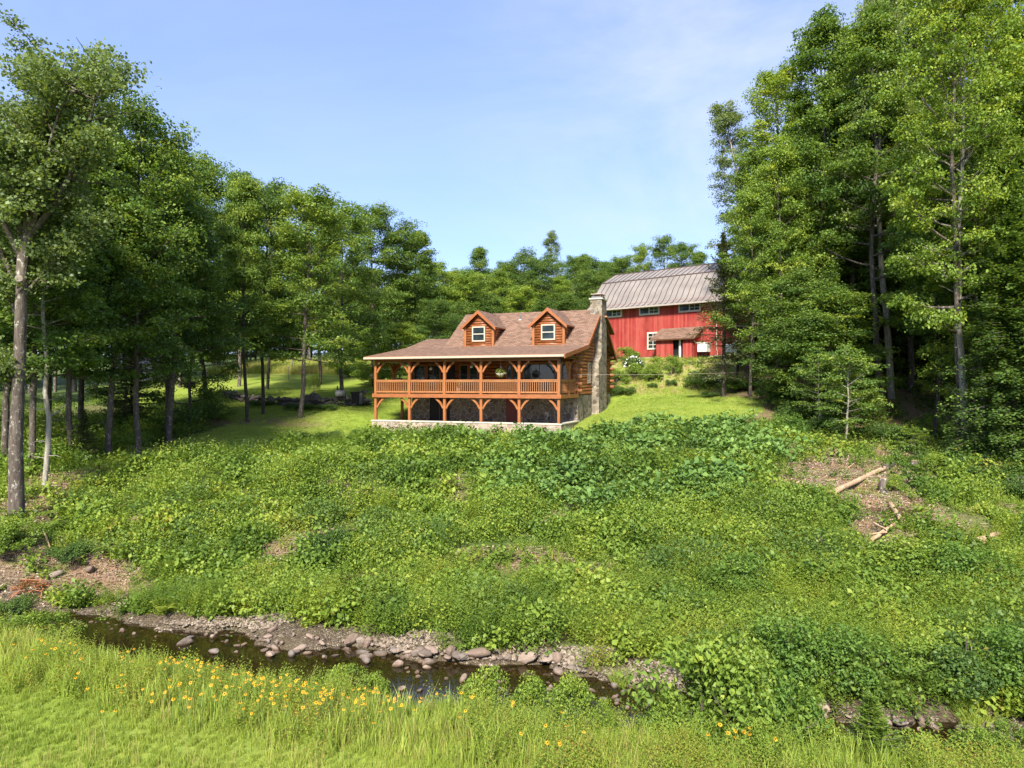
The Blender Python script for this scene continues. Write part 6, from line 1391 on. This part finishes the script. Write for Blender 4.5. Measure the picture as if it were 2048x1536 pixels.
# ------------------------------------------------------------------ things on the left lawn
x, y, z = at(683, 53.6); gr = empty('charcoal_grill', (x, y, z), R(10), 'black charcoal smoker grill with a side shelf on the stone wall by the house', 'grill')
m = MB(); m.tube([(-.45, 0, .95), (.3, 0, .95)], [.27, .27], 16); m.build('grill_barrel', M['black'], gr)
m = MB(); m.tube([(-.45, -.02, 1.0), (.3, -.02, 1.0)], [.285, .285], 16); m.bx(.34, .75, -.15, .15, .88, .91); m.build('lid_and_shelf', M['grey'], gr)
for a in (-.4, .25):
    for b in (-.2, .2): m = MB(); m.bx(a - .02, a + .02, b - .02, b + .02, 0, .8); m.build('leg', M['black'], gr)
m = MB(); m.tube([(-.3, 0, 1.2), (-.3, 0, 1.6)], .05, 10); m.build('chimney_pipe', M['black'], gr)
m = MB(); m.bx(-.4, .25, -.18, .18, .25, .28); m.build('lower_shelf', M['black'], gr)
for px, lab in ((711, 'black wheeled bin beside the grill'), (719.5, 'second dark bin, greyer, right of the black one')):
    x, y, z = at(px, 54.4 + (px > 715) * .3); e = empty('wheeled_bin', (x, y, z + .1), R(-8), lab, 'bin'); m = MB()
    m.prism([(-.22, -.2, .05), (.22, -.2, .05), (.27, -.25, .92), (-.27, -.25, .92)], (0, .45, 0)); m.build('bin_body', M['black' if px < 715 else 'grey'], e); m = MB(); m.box((0, -.02, .96), (.58, .55, .07)); m.tube([(-.25, .25, .98), (.25, .25, .98)], .02, 6); m.build('lid', M['black'], e)
    for s in (-.2, .2): m = MB(); m.tube([(s - .03, .2, .08), (s + .03, .2, .08)], .09, 12); m.build('wheel', M['grey'], e)
x, y, z = at(730, 54.8); pg = empty('pedestal_grill', (x, y, z), 0, 'small black box grill on a single post beside the porch', 'grill')
m = MB(); m.tube([(0, 0, -.2), (0, 0, .95)], .035, 8); m.build('post', M['black'], pg); m = MB(); m.bx(-.28, .16, -.2, .2, .95, 1.22); m.bx(.16, .36, -.15, .15, 1.1, 1.13); m.build('grill_box', M['black'], pg)
def fpost(px, Y, h_, label, r_=.06, mat='oldwood'):
    x, y, z = at(px, Y); m = MB(); m.tube([(0, 0, -.2), (.01, 0, h_ * .6), (0, 0, h_)], [r_, r_, r_ * .95], 8); m.tube([(0, 0, h_), (0, 0, h_ + .04)], [r_ * 1.1, r_ * .5], 8); o = m.build('fence_post', M[mat]); o.location = (x, y, z); tag(o, label, 'post')
fpost(584, 84, 1.7, 'pale fence post in the rough field behind the crooked maple', .09); fpost(641, 84, 1.5, 'fence post in the rough field between the two maples'); fpost(742.5, 80, 2.0, 'grey fence post seen left of the porch corner', .07); fpost(675, 82, 2.3, 'pale fence post close left of the thick maple trunk', .09); fpost(577, 76, 1.4, 'thin dark stake in the field', .03)
# rail fence right of the barn
x0, y0, z0 = at(1505, 63); rf = empty('rail_fence', (x0, y0, z0), R(-10), 'wooden rail fence right of the barn behind the bare trunks', 'fence')
for k in range(4): m = MB(); m.bx(k * 1.6 - .06, k * 1.6 + .06, -.06, .06, -.4, 1.25); m.build('post', M['oldwood'], rf)
for zz in (.45, .8, 1.15): m = MB(); m.bx(-.1, 4.9, -.03, .03, zz - .05, zz + .05); m.build('rail', M['oldwood'], rf)
# cable from the porch corner to the wood
a = Vector(hworld(13.4, 3.4, .62)); b = Vector(at(1487, 51.8)); b.z = .85; m = MB(); P_ = []
for k in range(25): t = k / 24; p = a.lerp(b, t); p.z -= .06 * math.sin(math.pi * t); P_.append(tuple(p - a))
m.tube(P_, .008, 5); o = m.build('cable', M['gutter']); o.location = a; tag(o, 'thin pale cable running from the house corner to a bare trunk', 'cable')
# pale shed glimpsed through the left wood
x, y, z = at(275, 86); e = empty('shed', (x, y, z), R(20), 'pale shed glimpsed between the left trunks', 'shed')
m = MB(); m.bx(-2.2, 2.2, 0, 3, -1, 2.2); m.prism([(-2.2, 0, 2.2), (-2.2, 3, 2.2), (-2.2, 1.5, 3.2)], (4.4, 0, 0)); m.build('wall', M['white'], e); m = MB(); roof_slab(m, [(-2.4, -.3, 2.1), (2.4, -.3, 2.1), (2.4, 1.5, 3.35), (-2.4, 1.5, 3.35)], .1); roof_slab(m, [(-2.4, 1.5, 3.35), (2.4, 1.5, 3.35), (2.4, 3.3, 2.1), (-2.4, 3.3, 2.1)], .1); m.build('roof', [M['metal_roof'], M['soffit'], M['trim']], e)
m = MB(); m.bx(-.5, .5, -.03, -.001, 0, 1.9); m.build('door', M['oldwood'], e)
